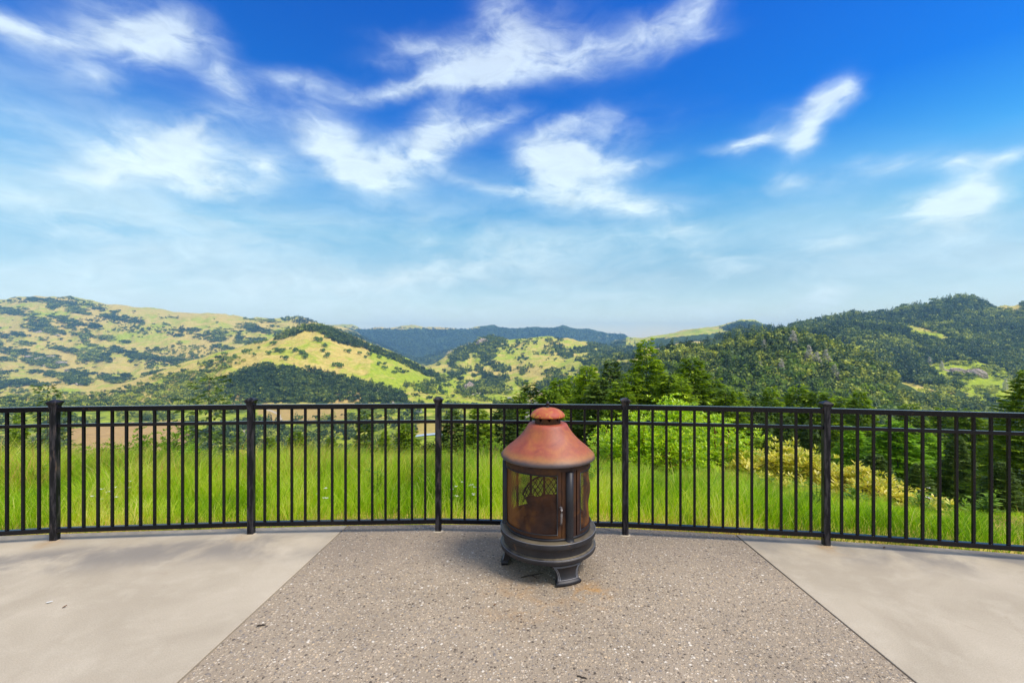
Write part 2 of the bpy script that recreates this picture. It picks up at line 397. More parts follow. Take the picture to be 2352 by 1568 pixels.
def mat_screen(name, pitch, wire):
    """woven wire: a diamond pattern of holes on a thin sheet"""
    nt = NT(name); t = nt.t
    p = objco(nt)
    s = nt.node('ShaderNodeSeparateXYZ', ins={0: p}).outputs
    ang = math_(t, 'MULTIPLY', math_(t, 'ARCTAN2', s[0], math_(t, 'MULTIPLY', s[1], -1.0)), 0.29)
    a = math_(t, 'MULTIPLY', math_(t, 'ADD', ang, math_(t, 'MULTIPLY', s[2], 0.55)), 1.0 / pitch)
    b = math_(t, 'MULTIPLY', math_(t, 'SUBTRACT', ang, math_(t, 'MULTIPLY', s[2], 0.55)), 1.0 / pitch)
    fa = math_(t, 'ABSOLUTE', math_(t, 'SUBTRACT', math_(t, 'FRACT', a), 0.5))
    fb = math_(t, 'ABSOLUTE', math_(t, 'SUBTRACT', math_(t, 'FRACT', b), 0.5))
    clog = math_(t, 'MULTIPLY', sstep(t, math_(t, 'ADD', math_(t, 'ABSOLUTE', s[0]), math_(t, 'MULTIPLY', math_(t, 'SUBTRACT', noise(t, p, 9, 4, 0.6), 0.5), 0.14)), 0.19, 0.27), math_(t, 'LESS_THAN', s[1], 0.08))
    hole = math_(t, 'LESS_THAN', math_(t, 'MAXIMUM', fa, fb), math_(t, 'SUBTRACT', 0.5 - wire / 2, math_(t, 'MULTIPLY', clog, 0.24)))
    n1 = noise(t, p, 6, 5, 0.6, 0.5)
    c = ramp(t, n1, [(0.3, (0.030, 0.014, 0.012)), (0.5, (0.085, 0.030, 0.012)), (0.62, (0.22, 0.085, 0.014)), (0.8, (0.30, 0.14, 0.02))])
    c = mix(t, math_(t, 'MULTIPLY', clog, sstep(t, n1, 0.38, 0.6)), c, (0.17, 0.058, 0.010))
    b0 = principled(nt, c, 0.6, 0.2, 0.5)
    tr = nt.n.new('ShaderNodeBsdfTransparent')
    ms = nt.n.new('ShaderNodeMixShader')
    t.links.new(hole, ms.inputs[0]); t.links.new(b0.outputs[0], ms.inputs[1]); t.links.new(tr.outputs[0], ms.inputs[2])
    return finish(nt, ms)
M['screen'] = mat_screen('woven_screen', 0.0062, 0.30)
def flat(name, c, rough=0.7, metal=0.0, nz=None):
    nt = NT(name); t = nt.t
    n1 = noise(t, objco(nt), nz or 8.0, 4, 0.6)
    col = mix(t, n1, [x*0.75 for x in c], [min(1, x*1.2) for x in c])
    return finish(nt, principled(nt, col, rough, metal, 0.4, bump(t, n1, 0.2, 0.01)))
M['edge_light'] = flat('highlight_iron', (0.17, 0.165, 0.18), 0.4, 0.3, 12)  # paler iron: edge highlights of rims and beads put into the colour
M['handle'] = flat('worn_steel', (0.24, 0.22, 0.22), 0.4, 0.6)
M['ash'] = flat('brown_ash', (0.10, 0.05, 0.035), 0.95, 0, 30)
M['white_wall'] = flat('white_house_wall', (0.75, 0.73, 0.70))
M['roof'] = flat('grey_roof', (0.30, 0.29, 0.29))
M['twig'] = flat('brown_twig', (0.05, 0.035, 0.025), 0.9)
M['dry_leaf'] = flat('dry_leaf', (0.22, 0.12, 0.06), 0.9)
M['white_scrap'] = flat('white_scrap', (0.8, 0.8, 0.78), 0.8)
M['rock'] = None
def mat_rock():
    nt = NT('outcrop_rock'); t = nt.t
    p = geoco(nt)
    n1 = noise(t, p, 0.12, 6, 0.7, 0.4); n2 = noise(t, p, 0.5, 4, 0.7)
    c = ramp(t, n1, [(0.3, (0.20, 0.15, 0.11)), (0.5, (0.40, 0.31, 0.24)), (0.7, (0.55, 0.46, 0.38))])
    return finish(nt, principled(nt, c, 0.9, 0, 0.2, bump(t, n2, 0.8, 1.0)))
M['rock'] = mat_rock()
def mat_water():
    nt = NT('river_water')
    return finish(nt, principled(nt, (0.42, 0.48, 0.52), 0.25, 0, 0.5, bump(nt.t, noise(nt.t, geoco(nt), 0.6, 3), 0.02, 0.1)))
M['water'] = mat_water()

def mat_terrain():
    nt = NT('hill_ground'); t = nt.t
    p = geoco(nt)
    at = lambda n: nt.node('ShaderNodeAttribute', attribute_name=n).outputs['Fac']
    dist = nt.node('ShaderNodeVectorMath', operation='LENGTH', ins={0: p}).outputs['Value']
    n600 = noise(t, p, 1/420., 6, 0.62, 0.5); n90 = noise(t, p, 1/75., 6, 0.65, 0.8); n12 = noise(t, p, 1/14., 5, 0.7)
    gsel = math_(t, 'ADD', math_(t, 'MULTIPLY', at('lush'), 0.9), math_(t, 'ADD', math_(t, 'MULTIPLY', math_(t, 'SUBTRACT', n90, 0.5), 1.9), math_(t, 'MULTIPLY', math_(t, 'SUBTRACT', n600, 0.5), 1.2)))
    dry = ramp(t, n12, [(0.3, (0.50, 0.36, 0.085)), (0.55, (0.66, 0.49, 0.13)), (0.75, (0.74, 0.57, 0.22))])
    lush = ramp(t, n12, [(0.3, (0.24, 0.33, 0.014)), (0.55, (0.40, 0.47, 0.025)), (0.75, (0.52, 0.55, 0.06))])
    c = mix(t, sstep(t, gsel, 0.22, 0.78), dry, lush)
    soil = ramp(t, n12, [(0.3, (0.44, 0.26, 0.095)), (0.7, (0.55, 0.36, 0.14))])
    c = mix(t, at('soil'), c, soil)
    wood = ramp(t, noise(t, p, 1/9., 5, 0.75), [(0.3, (0.025, 0.045, 0.012)), (0.55, (0.06, 0.09, 0.018)), (0.75, (0.11, 0.14, 0.03))])
    wf = math_(t, 'ADD', at('wood'), math_(t, 'MULTIPLY', math_(t, 'SUBTRACT', n90, 0.5), 1.2))
    c = mix(t, sstep(t, wf, 0.35, 0.62), c, wood)
    c = mix(t, math_(t, 'MULTIPLY', at('lane'), 0.9), c, (0.55, 0.47, 0.36))
    h = math_(t, 'ADD', math_(t, 'MULTIPLY', n12, 3.0), math_(t, 'MULTIPLY', n90, 10.0))
    return finish(nt, principled(nt, c, 0.95, 0, 0.1, bump(t, h, 0.9, 1.6)))
M['terrain'] = mat_terrain()
def mat_ground():
    nt = NT('packed_earth'); t = nt.t
    n1 = noise(t, geoco(nt), 3, 5, 0.6)
    return finish(nt, principled(nt, ramp(t, n1, [(0.3, (0.05, 0.045, 0.02)), (0.7, (0.10, 0.09, 0.03))]), 0.95, 0, 0.1))
M['earth'] = mat_ground()

# ------------------------------------------------------------------ terrain (one sheet, fan shaped towards the horizon)
def I(x, pts):
    xs, ys = zip(*pts); return np.interp(x, xs, ys)
CREST_G = [(1400, 835), (1515, 808), (1575, 800), (1636, 795), (1680, 780), (1750, 770), (1823, 766), (1874, 778), (1939, 800), (1983, 818), (2009, 832), (2065, 872), (2110, 905), (2200, 930), (2500, 945), (3300, 960)]
CREST_D = [(300, 915), (460, 900), (520, 868), (600, 848), (660, 855), (750, 868), (850, 886), (920, 905), (1000, 916), (1200, 918)]
CREST_C = [(-900, 930), (0, 920), (200, 902), (300, 878), (420, 836), (500, 808), (600, 781), (650, 764), (700, 748), (730, 747), (760, 754), (800, 771), (850, 793), (900, 812), (950, 836), (1000, 860), (1050, 880), (1100, 882), (1160, 880), (1250, 860), (1330, 850), (1480, 835), (1560, 815), (1640, 800)]
CREST_E = [(980, 850), (1010, 835), (1050, 806), (1100, 778), (1130, 769), (1180, 774), (1230, 776), (1270, 771), (1300, 778), (1350, 788), (1400, 798), (1480, 806), (1560, 800), (1640, 790), (1700, 785)]
CREST_F = [(1560, 805), (1620, 785), (1660, 766), (1700, 752), (1736, 752), (1762, 750), (1809, 752), (1831, 740), (1896, 729), (1965, 712), (2004, 719), (2070, 705), (2134, 692), (2182, 676), (2221, 679), (2256, 691), (2286, 702), (2320, 700), (2352, 690), (2450, 672), (2600, 690), (2900, 700), (3300, 720)]
CREST_B = [(-900, 720), (-300, 705), (0, 684), (90, 678), (130, 682), (160, 681), (250, 701), (400, 716), (560, 727), (640, 728), (665, 724), (690, 726), (740, 742), (800, 760), (900, 790)]
CREST_H = [(1380, 800), (1420, 780), (1440, 772), (1490, 769), (1560, 758), (1649, 752), (1700, 738), (1735, 740), (1790, 760), (1900, 780)]
CREST_J = [(740, 772), (790, 764), (850, 782), (905, 806), (960, 822), (1020, 806), (1075, 786), (1120, 792), (1180, 806), (1260, 792), (1330, 784), (1400, 792), (1480, 800)]
CREST_A = [(400, 775), (640, 750), (780, 744), (850, 750), (930, 748), (1000, 752), (1050, 755), (1090, 750), (1135, 747), (1180, 754), (1230, 751), (1290, 749), (1340, 755), (1380, 758), (1440, 769), (1520, 776), (1700, 790)]

xc = np.concatenate([np.linspace(-1000, -20, 70), np.linspace(-16, 2368, 800), np.linspace(2372, 3350, 70)])
Yr = np.concatenate([np.geomspace(3.0, 18, 60)[:-1], np.geomspace(18, 400, 100)[:-1], np.geomspace(400, 7000, 400)[:-1], np.geomspace(7000, 14000, 70)])
def pchip(xk, yk, x):
    h = np.diff(xk); d = np.diff(yk) / h
    m = np.zeros_like(yk)
    for i in range(1, len(xk)-1):
        if d[i-1]*d[i] > 0:
            w1, w2 = 2*h[i]+h[i-1], h[i]+2*h[i-1]
            m[i] = (w1+w2) / (w1/d[i-1] + w2/d[i])
    m[0], m[-1] = d[0], d[-1]
    i = np.clip(np.searchsorted(xk, x) - 1, 0, len(xk)-2)
    s = (x - xk[i]) / h[i]
    return ((1+2*s)*(1-s)**2*yk[i] + s*(1-s)**2*h[i]*m[i] + s*s*(3-2*s)*yk[i+1] + s*s*(s-1)*h[i]*m[i+1])
MEADOW = [(-1000, 9.0, -1.6), (0, 9.5, -1.62), (600, 10.5, -1.75), (1300, 10.5, -1.8), (1700, 9.5, -1.75), (1900, 8.5, -1.75), (2100, 7.5, -1.62), (2352, 6.4, -1.5), (3350, 6.0, -1.5)]
def column(x):
    k = []
    my = np.interp(x, [m[0] for m in MEADOW], [m[1] for m in MEADOW]); mz = np.interp(x, [m[0] for m in MEADOW], [m[2] for m in MEADOW])
    k += [(3.0, -0.08), (4.4, -0.12), (my, mz), (18, mz-4.5), (45, -21), (120, -58)]
    right = np.interp(x, [1250, 1500], [0, 1])
    mixz = lambda a, b: a*(1-right) + b*right
    k += [(420, mixz(-166, -125))]
    k += [(900, mixz(-168, PZ(I(x, CREST_G), 900)))]
    # behind G
    back = np.interp(x, [1900, 2080], [PZ(I(x, CREST_G), 900)-75, PZ(885, 1200)])
    k += [(1200, mixz(-164, back))]
    d = PZ(I(x, CREST_D), 1400) if 300 < x < 1200 else PZ(915, 1400)
    fslope = np.interp(x, [1500, 1640, 1800, 2000, 2100, 2400], [PZ(806, 1400), PZ(800, 1400), PZ(775, 1400), PZ(800, 1400), PZ(830, 1400), PZ(835, 1400)])
    k += [(1400, mixz(d, fslope))]
    c = PZ(I(x, CREST_C), 2000)
    f = PZ(I(x, CREST_F), 2400)
    k += [(2000, mixz(c, fslope*0.45 + f*0.55))]
    w_c = np.interp(x, [150, 330, 950, 1060], [0, 1, 1, 0])     # how far the hill C stands free of what is behind
    lowb = PZ(np.interp(x, [-900, 0, 300, 1000, 1200, 1500], [900, 872, 860, 850, 825, 820]), 2600)
    k += [(2600, mixz(lowb*(1-w_c) + min(lowb, c-25)*w_c, f if x > 1620 else mixz(lowb, f)))]
    e = PZ(I(x, CREST_E), 3300)
    bm = PZ(np.interp(x, [-900, 0, 300, 600, 800, 1000], [800, 805, 812, 790, 800, 850]), 3300)
    we = np.interp(x, [900, 1010], [0, 1])
    k += [(3300, mixz(bm*(1-we) + e*we, np.interp(x, [1500, 1640, 1720], [e, e, f-140])))]
    b = PZ(I(x, CREST_B), 5200)
    wb = np.interp(x, [820, 920], [1, 0])
    hh = PZ(I(x, CREST_H), 5200)
    mid = PZ(830, 5200)
    k += [(5200, (b*wb + mid*(1-wb)) if x < 1340 else np.interp(x, [1340, 1400, 1800, 2000], [mid, hh, hh, -100]))]
    j_ = PZ(I(x, CREST_J), 6700)
    k += [(6700, min(k[-1][1]-10, PZ(815, 6700)) if x < 760 or x > 1480 else j_), (7600, PZ(835, 7600) if 760 <= x <= 1480 else min(k[-1][1]-5, PZ(812, 7600)))]
    k += [(9000, PZ(I(x, CREST_A), 9000)), (12000, PZ(802, 12000)), (32000, PZ(789, 32000))]
    ks = np.array([q[0] for q in k]); zs = np.array([q[1] for q in k])
    return pchip(np.log(ks), zs, np.log(Yr))
Zg = np.stack([column(x) for x in xc], 1)                       # rows x cols
Xt = (xc - CX) / F
YY, TT = np.meshgrid(Yr, Xt, indexing='ij'); LY = np.log(YY)
rel = np.clip((YY - 150) / 500, 0, 1) * np.clip((32000-YY)/15000, 0, 1)
valley = np.clip((YY-560)/80, 0, 1) * np.clip((1290-YY)/120, 0, 1) * np.clip((0.05-TT)/0.12, 0, 1)   # flat valley floor
rel = rel * (1 - 0.92*valley)
gul = 1 - np.abs(fbm(TT*16 + 0.6*fbm(TT*6, LY*5, 5, 2), LY*4.5, 3, 3))
big = fbm(TT*7, LY*6, 21, 4)
fine_ = fbm(TT*70, LY*34, 40, 3)
fold = 1 + 0.9*np.clip((YY-2300)/600, 0, 1)*np.clip((5000-YY)/900, 0, 1)
Zg = Zg + rel * YY * (0.0085*fold*(gul-0.78) + 0.0085*big + 0.0016*fine_)
near = np.clip((YY-4.5)/3, 0, 1) * (1-np.clip((YY-60)/60, 0, 1))
Zg = Zg + near * (0.10*fbm(TT*YY/1.6, YY/1.6, 60, 3)) + np.clip((YY-14)/20, 0, 1)*(1-np.clip((YY-300)/200, 0, 1))*fbm(TT*YY/18, YY/18, 61, 3)*2.0
PXg = np.broadcast_to(xc, YY.shape); PYg = CY + (EYE - Zg)/YY*F
RMIN = {}
def ground_z(x, y):
    """terrain height at world x,y (bilinear on the fan grid)"""
    x = np.asarray(x, float); y = np.asarray(y, float)
    ci = np.interp(x/y*F+CX, xc, np.arange(len(xc))); ri = np.interp(np.log(y), np.log(Yr), np.arange(len(Yr)))
    c0 = np.clip(ci.astype(int), 0, len(xc)-2); r0 = np.clip(ri.astype(int), 0, len(Yr)-2)
    u, v = ci-c0, ri-r0
    return (Zg[r0, c0]*(1-v)*(1-u)+Zg[r0, c0+1]*(1-v)*u+Zg[r0+1, c0]*v*(1-u)+Zg[r0+1, c0+1]*v*u)
def inpoly(px, py, poly):
    ins = np.zeros(px.shape, bool); n = len(poly)
    for i in range(n):
        x1, y1 = poly[i]; x2, y2 = poly[(i+1) % n]
        cnd = (y1 > py) != (y2 > py)
        with np.errstate(divide='ignore', invalid='ignore'):
            xi = (x2-x1)*(py-y1)/(y2-y1+1e-12)+x1
        ins ^= cnd & (px < xi)
    return ins
def soft(px, py, poly, yl, yh, grow=0):
    return (inpoly(px, py, poly) & (YY > yl) & (YY < yh)).astype(float)
jx = fbm(TT*60, LY*60, 90, 3)*14; jy = fbm(TT*60, LY*60, 95, 3)*5
QX, QY = PXg + jx, PYg + jy
Z_F = [(1600, 800), (1640, 770), (1700, 745), (1800, 742), (1900, 718), (1965, 702), (2070, 694), (2134, 680), (2182, 664), (2230, 668), (2286, 690), (2360, 680), (3400, 640), (3400, 990), (1600, 990)]
CLEAR = [[(2072, 742), (2100, 748), (2150, 762), (2191, 779), (2186, 788), (2140, 781), (2098, 768)],
         [(2256, 692), (2300, 690), (2345, 700), (2345, 716), (2290, 712)],
         [(2066, 877), (2100, 880), (2130, 892), (2165, 907), (2110, 922), (2040, 914)],
         [(2150, 880), (2185, 892), (2192, 903), (2160, 898)],
         [(2120, 838), (2230, 826), (2300, 846), (2370, 885), (2370, 930), (2260, 922), (2180, 890)]]
clear = np.zeros_like(YY)
for c_ in CLEAR: clear = np.maximum(clear, soft(QX, QY, c_, 950, 4000))
wood = np.zeros_like(YY)
wood = np.maximum(wood, soft(PXg, PYg, Z_F, 850, 4000))
wood = np.maximum(wood, ((YY > 7200) * (PXg > 600)).astype(float) * np.clip(0.9 + 0.5*fbm(TT*25, LY*20, 70, 3), 0, 1) * (PYg > 755))
wood = np.maximum(wood, np.clip(0.72 + 0.6*fbm(TT*22, LY*26, 73, 3), 0, 1)*((YY > 3700) & (YY <= 7200) & (PXg > 770) & (PXg < 1440) & (PYg > 770)))
wood = np.maximum(wood, 0.75*((YY > 7200) & (PYg <= 755) & (PXg > 1100)))
wood = np.maximum(wood, 0.62*((YY > 15) & (YY < 520)))
wood = np.maximum(wood, np.clip((PXg-1120)/80, 0, 1) * ((YY > 300) & (YY < 1300)))
wood = np.maximum(wood, soft(QX, QY, [(1480, 780), (1640, 765), (1730, 728), (1790, 745), (1790, 850), (1480, 850)], 3600, 6000) * (PYg > 764))
wood = np.maximum(wood, 0.8*soft(QX, QY, [(1655, 752), (1700, 736), (1740, 738), (1800, 760), (1800, 780), (1690, 768)], 3600, 6000))
ZE_WOOD = [[(985, 850), (1040, 805), (1105, 765), (1150, 760), (1170, 790), (1120, 830), (1040, 870), (1000, 905), (960, 905)],
           [(1280, 775), (1350, 780), (1480, 800), (1480, 850), (1400, 850), (1300, 830), (1270, 800)],
           [(1050, 850), (1140, 830), (1180, 850), (1150, 905), (1050, 905)],
           [(1300, 850), (1480, 840), (1480, 905), (1200, 910), (1240, 880)]]
for z_ in ZE_WOOD: wood = np.maximum(wood, 0.85*soft(QX, QY, z_, 1500, 4800)*(fbm(PXg/34., PYg/13., 91, 3) > -0.16))
Z_D = [(500, 872), (560, 848), (600, 838), (660, 845), (750, 858), (850, 878), (925, 900), (940, 925), (500, 925)]
wood = np.maximum(wood, soft(QX, QY, Z_D, 1150, 1650))
wood = np.maximum(wood, 0.66*np.clip((0.8*fbm((PXg*0.97+PYg*0.9)/95., (PYg-PXg*0.16)/13., 8, 3)+0.35*fbm(PXg/24., PYg/9., 18, 2)-0.18)*5, 0, 1)*((YY > 2300) & (YY < 5600) & (PXg < 850)))
wood *= (1 - clear)
lush = np.clip(0.35 + 0.5*fbm(TT*14, LY*9, 77, 3), 0, 1)
lush = np.where((YY > 2300) & (PXg < 850), lush*0.8 + 0.12, lush)
lush = np.where((YY > 1000) & (YY < 2300) & (PXg > 850) & (PXg < 1200), 0.75, lush)
lush = np.maximum(lush, soft(QX, QY, [(560, 795), (700, 775), (860, 812), (1000, 872), (900, 890), (760, 842), (600, 812)], 1300, 2300)*0.45)
lush = np.maximum(lush, clear*0.5)
lush = np.maximum(lush, soft(QX, QY, CLEAR[4], 950, 4000)*0.85)
lush = np.maximum(lush, 0.85*valley)
lush = np.where((YY > 1500) & (YY < 4200) & (PXg > 950) & (PXg < 1480), np.maximum(lush, 0.55), lush)
lush = np.where((YY > 3600) & (PXg > 1350), np.maximum(lush, 0.6), lush)
wood = np.maximum(wood, valley*0.42)
soil = np.maximum(soft(QX, QY, [(150, 985), (260, 972), (420, 965), (450, 1000), (440, 1035), (160, 1045)], 500, 1300), 0)
soil = np.maximum(soil, 0.85*soft(QX, QY, [(585, 925), (650, 930), (800, 935), (800, 962), (700, 968), (600, 966)], 500, 1300))
soil = np.maximum(soil, soft(QX, QY, [(530, 905), (590, 900), (600, 935), (540, 935)], 500, 1300)*0.8)
soil = np.maximum(soil, soft(QX, QY, [(780, 893), (830, 903), (850, 925), (770, 925)], 500, 2000)*0.7)
soil = np.maximum(soil, soft(QX, QY, [(955, 965), (1040, 968), (1040, 995), (950, 998)], 500, 1300)*0.7)
wood = wood * (1 - soil)
lane = np.zeros_like(YY)
for pl in ([(600, 935), (640, 950), (655, 985)], [(850, 885), (880, 905), (905, 925)], [(1080, 905), (1130, 900), (1175, 893)], [(590, 1020), (560, 990), (570, 965)]):
    for (a, b) in zip(pl[:-1], pl[1:]):
        ax, ay = a; bx, by = b
        tt_ = np.clip(((PXg-ax)*(bx-ax)+(PYg-ay)*(by-ay))/((bx-ax)**2+(by-ay)**2), 0, 1)
        dd = np.hypot(PXg-ax-tt_*(bx-ax), (PYg-ay-tt_*(by-ay))*1.6)
        lane = np.maximum(lane, (dd < 2.6) & (YY > 500) & (YY < 2100))
nr, nc = YY.shape
g = Geo()
V = np.stack([TT*YY, YY, Zg], -1).reshape(-1, 3)
idx = np.arange(nr*nc).reshape(nr, nc)
Fq = np.stack([idx[:-1, :-1], idx[:-1, 1:], idx[1:, 1:], idx[1:, :-1]], -1).reshape(-1, 4)
g.add(V, Fq)
me = g.mesh('terrain', M['terrain'], True, False)
for nm, arr in (('wood', wood), ('lush', lush), ('soil', soil), ('lane', lane)):
    a = me.attributes.new(nm, 'FLOAT', 'POINT'); a.data.foreach_set('value', arr.astype(np.float32).ravel())
tag(link(bpy.data.objects.new('terrain', me)), kind='structure')

def hit(px, py, Ymin):
    """world points of the terrain first met beyond Ymin along measured sight lines"""
    r0 = int(np.searchsorted(Yr, Ymin))
    if r0 not in RMIN: RMIN[r0] = np.minimum.accumulate(PYg[r0:], axis=0)
    E = RMIN[r0]
    ci = np.clip(np.round(np.interp(px, xc, np.arange(nc))).astype(int), 0, nc-1)
    rows = (E[:, ci] > py[None, :]).sum(0)
    ok = rows < E.shape[0]-1
    rows = np.minimum(rows, E.shape[0]-1)
    Yb = Yr[np.maximum(r0+rows-1, 0)]; Y = Yb + (Yr[r0+rows]-Yb)*RNG.uniform(0.3, 1.3, len(px))
    X = (px - CX)/F*Y
    return np.stack([X, Y, ground_z(X, Y)], 1), ok

# flat ground behind and under the terrace, and the terrace slabs
g = Geo(); g.add([(-120, -120, -0.088), (120, -120, -0.088), (120, 3.2, -0.088), (-120, 3.2, -0.088)], [(0, 1, 2, 3)])
tag(g.build('ground', M['earth'], rnd=False), kind='structure')
EDGE = [(-7.5, 3.02), (-6.0, 3.38), (-4.19, 3.725), (-3.2, 3.815), (-2.22, 3.885), (-1.42, 3.935), (-0.64, 3.96), (0.15, 3.945), (0.964, 3.875), (1.84, 3.755), (2.53, 3.64), (3.2, 3.53), (3.9, 3.39), (5.5, 3.0), (7.5, 2.3)]
def edge_y(x): return float(np.interp(x, [e[0] for e in EDGE], [e[1] for e in EDGE]))
def slab(name, front, mat):
    """front: polygon counter-clockwise; thick slab with a small rounded arris"""
    bm = bmesh.new()
    vs = [bm.verts.new((x, y, 0)) for x, y in front]
    f = bm.faces.new(vs)
    ex = bmesh.ops.extrude_face_region(bm, geom=[f])
    for v in [q for q in ex['geom'] if isinstance(q, bmesh.types.BMVert)]: v.co.z = -0.14
    bmesh.ops.recalc_face_normals(bm, faces=bm.faces)
    top = [e for e in bm.edges if all(abs(v.co.z) < 1e-6 for v in e.verts)]
    bmesh.ops.bevel(bm, geom=top, offset=0.004, segments=2, affect='EDGES', profile=0.5)
    me = bpy.data.meshes.new(name); bm.to_mesh(me); bm.free(); me.materials.append(mat)
    return tag(link(bpy.data.objects.new(name, me)), kind='structure')
def edge_pts(x0, x1):
    xs = [x0] + [e[0] for e in EDGE if x0 + 0.05 < e[0] < x1 - 0.05] + [x1]
    return [(x, edge_y(x)) for x in xs]
GAP = 0.0055
slope_l = (-1.421, 3.945), (-1.60, -6.0)      # joint lines (top point, bottom point)
JL = lambda y: -1.421 - (3.945-y)*0.0775
JR = lambda y: 1.842 + (3.745-y)*0.0265
yb = -6.0
xl, xr = JL(3.935), JR(3.75)
slab('patio', [(-7.5, yb), (JL(yb)-GAP, yb), (xl-GAP, edge_y(xl))] + edge_pts(-7.5, xl-GAP)[::-1][1:], M['concrete'])
slab('aggregate_patio', [(JL(yb)+GAP, yb), (JR(yb)-GAP, yb), (xr-GAP, edge_y(xr))] + edge_pts(xl+GAP, xr-GAP)[::-1][1:], M['aggregate'])
slab('patio.001', [(JR(yb)+GAP, yb), (7.5, yb), (7.5, edge_y(7.5))] + edge_pts(xr+GAP, 7.5)[::-1][1:], M['concrete'])

# ------------------------------------------------------------------ fence
fence = tag(empty('metal_fence', (-0.619, 3.829, 0)), 'black metal picket fence with capped posts curving along the terrace edge', 'fence')
POSTS = [(-5.183, 3.404), (-3.662, 3.645), (-2.160, 3.769), (-0.619, 3.829), (0.933, 3.752), (2.455, 3.558), (3.963, 3.275)]
FO = np.array([-0.619, 3.829, 0])
def bevel_build(g, name, mat, parent, w=0.003, loc=None, rz=0.0):
    o = g.build(name, mat, parent, False, False)
    b = o.modifiers.new('bevel', 'BEVEL'); b.width = w; b.segments = 2; b.limit_method = 'ANGLE'
    if loc is not None: o.location = loc
    o.rotation_euler = (0, 0, rz)
    return o
def make_post():
    g = Geo(); box(g, (0, 0, 0.54), (0.049, 0.049, 1.09))
    p = bevel_build(g, 'post', M['post'], fence, 0.004)
    g = Geo()
    pr = [(0.027, 1.055), (0.0275, 1.07), (0.031, 1.085), (0.0385, 1.097), (0.0385, 1.108), (0.022, 1.120), (0.002, 1.128)]
    vs, f = [], []
    for w, z in pr: vs += [(-w, -w, z), (w, -w, z), (w, w, z), (-w, w, z)]
    for i in range(len(pr)-1):
        for j in range(4): f.append((i*4+j, i*4+(j+1) % 4, (i+1)*4+(j+1) % 4, (i+1)*4+j))
    f.append((24, 25, 26, 27)); f.append((3, 2, 1, 0))
    g.add(vs, f); bevel_build(g, 'post_cap', M['post'], p, 0.002)
    g = Geo(); tube(g, [(0, -0.001, 0.0), (0, -0.001, 0.0035)], [0.045, 0.040], 14)
    g.build('grout_pad', M['concrete'], p, True, False)
    return p
p0 = make_post()
p0.location = np.array((POSTS[0][0], POSTS[0][1], 0)) - FO
angs = [math.atan2(POSTS[i+1][1]-POSTS[i][1], POSTS[i+1][0]-POSTS[i][0]) for i in range(6)]
p0.rotation_euler.z = angs[0]
for i, (x, y) in enumerate(POSTS[1:], 1):
    c = p0.copy(); COL.objects.link(c); c.parent = fence
    c.location = np.array((x, y, 0)) - FO
    c.rotation_euler.z = (angs[i-1] + angs[min(i, 5)])/2
    for ch in p0.children:
        d = ch.copy(); COL.objects.link(d); d.parent = c
pk_mesh = None
for i in range(6):
    a = np.array(POSTS[i]); b = np.array(POSTS[i+1]); L = np.linalg.norm(b-a); mid = (a+b)/2
    for nm, z, hh, dd in (('top_rail', 1.049, 0.040, 0.040), ('middle_rail', 0.918, 0.027, 0.026), ('bottom_rail', 0.082, 0.036, 0.036)):
        g = Geo(); box(g, (0, 0, 0), (L-0.0492, dd, hh))
        bevel_build(g, nm, M['black'], fence, 0.003, np.array((mid[0], mid[1], z))-FO, angs[i])
    for k in range(1, 14):
        q = a + (b-a)*k/14
        if pk_mesh is None:
            g = Geo(); box(g, (0, 0, 0.5648), (0.019, 0.019, 0.9290))
            o = bevel_build(g, 'picket', M['black'], fence, 0.002); pk_mesh = o
        else:
            o = pk_mesh.copy(); COL.objects.link(o); o.parent = fence
        o.location = np.array((q[0], q[1], 0))-FO; o.rotation_euler = (0, 0, angs[i])

# ------------------------------------------------------------------ outdoor fireplace
SX, SY = 0.2565, 3.27
fp = tag(empty('outdoor_fireplace', (SX, SY, 0.0)), 'rusted round iron fire pot with flared red hood and mesh screens on the gravelly slab', 'fireplace')
g = Geo()
lathe(g, [(0.0, 0.152), (0.28, 0.150), (0.322, 0.144), (0.332, 0.140), (0.3385, 0.145), (0.3395, 0.156), (0.3385, 0.165), (0.3325, 0.1695), (0.3320, 0.1745), (0.3255, 0.1785), (0.3165, 0.1805), (0.3150, 0.190), (0.3150, 0.229), (0.3165, 0.2370),
          (0.3225, 0.2405), (0.3355, 0.2410), (0.3385, 0.244), (0.3390, 0.268), (0.3360, 0.2755), (0.328, 0.279), (0.306, 0.281), (0.2, 0.283), (0.0, 0.283)], 112)
base = g.build('base', M['castiron'], fp, True, False)
e_ = base.modifiers.new('edge', 'EDGE_SPLIT'); e_.split_angle = R(38)
for rr_, zz_ in ((0.3335, 0.1705), (0.3372, 0.2742)):
    g = Geo(); lathe(g, [(rr_+0.0025*math.cos(q), zz_+0.0025*math.sin(q)) for q in np.linspace(0, 6.283, 9)], 96)
    g.build('edge_highlight', M['edge_light'], base, True, False)  # thin pale ring, the rim's bright highlight line put in as colour
base['label'] = 'charcoal cast iron base ring dusted with tan dirt'
PA = [R(24), R(144), R(264)]
LEG = [R(21), R(141), R(261)]
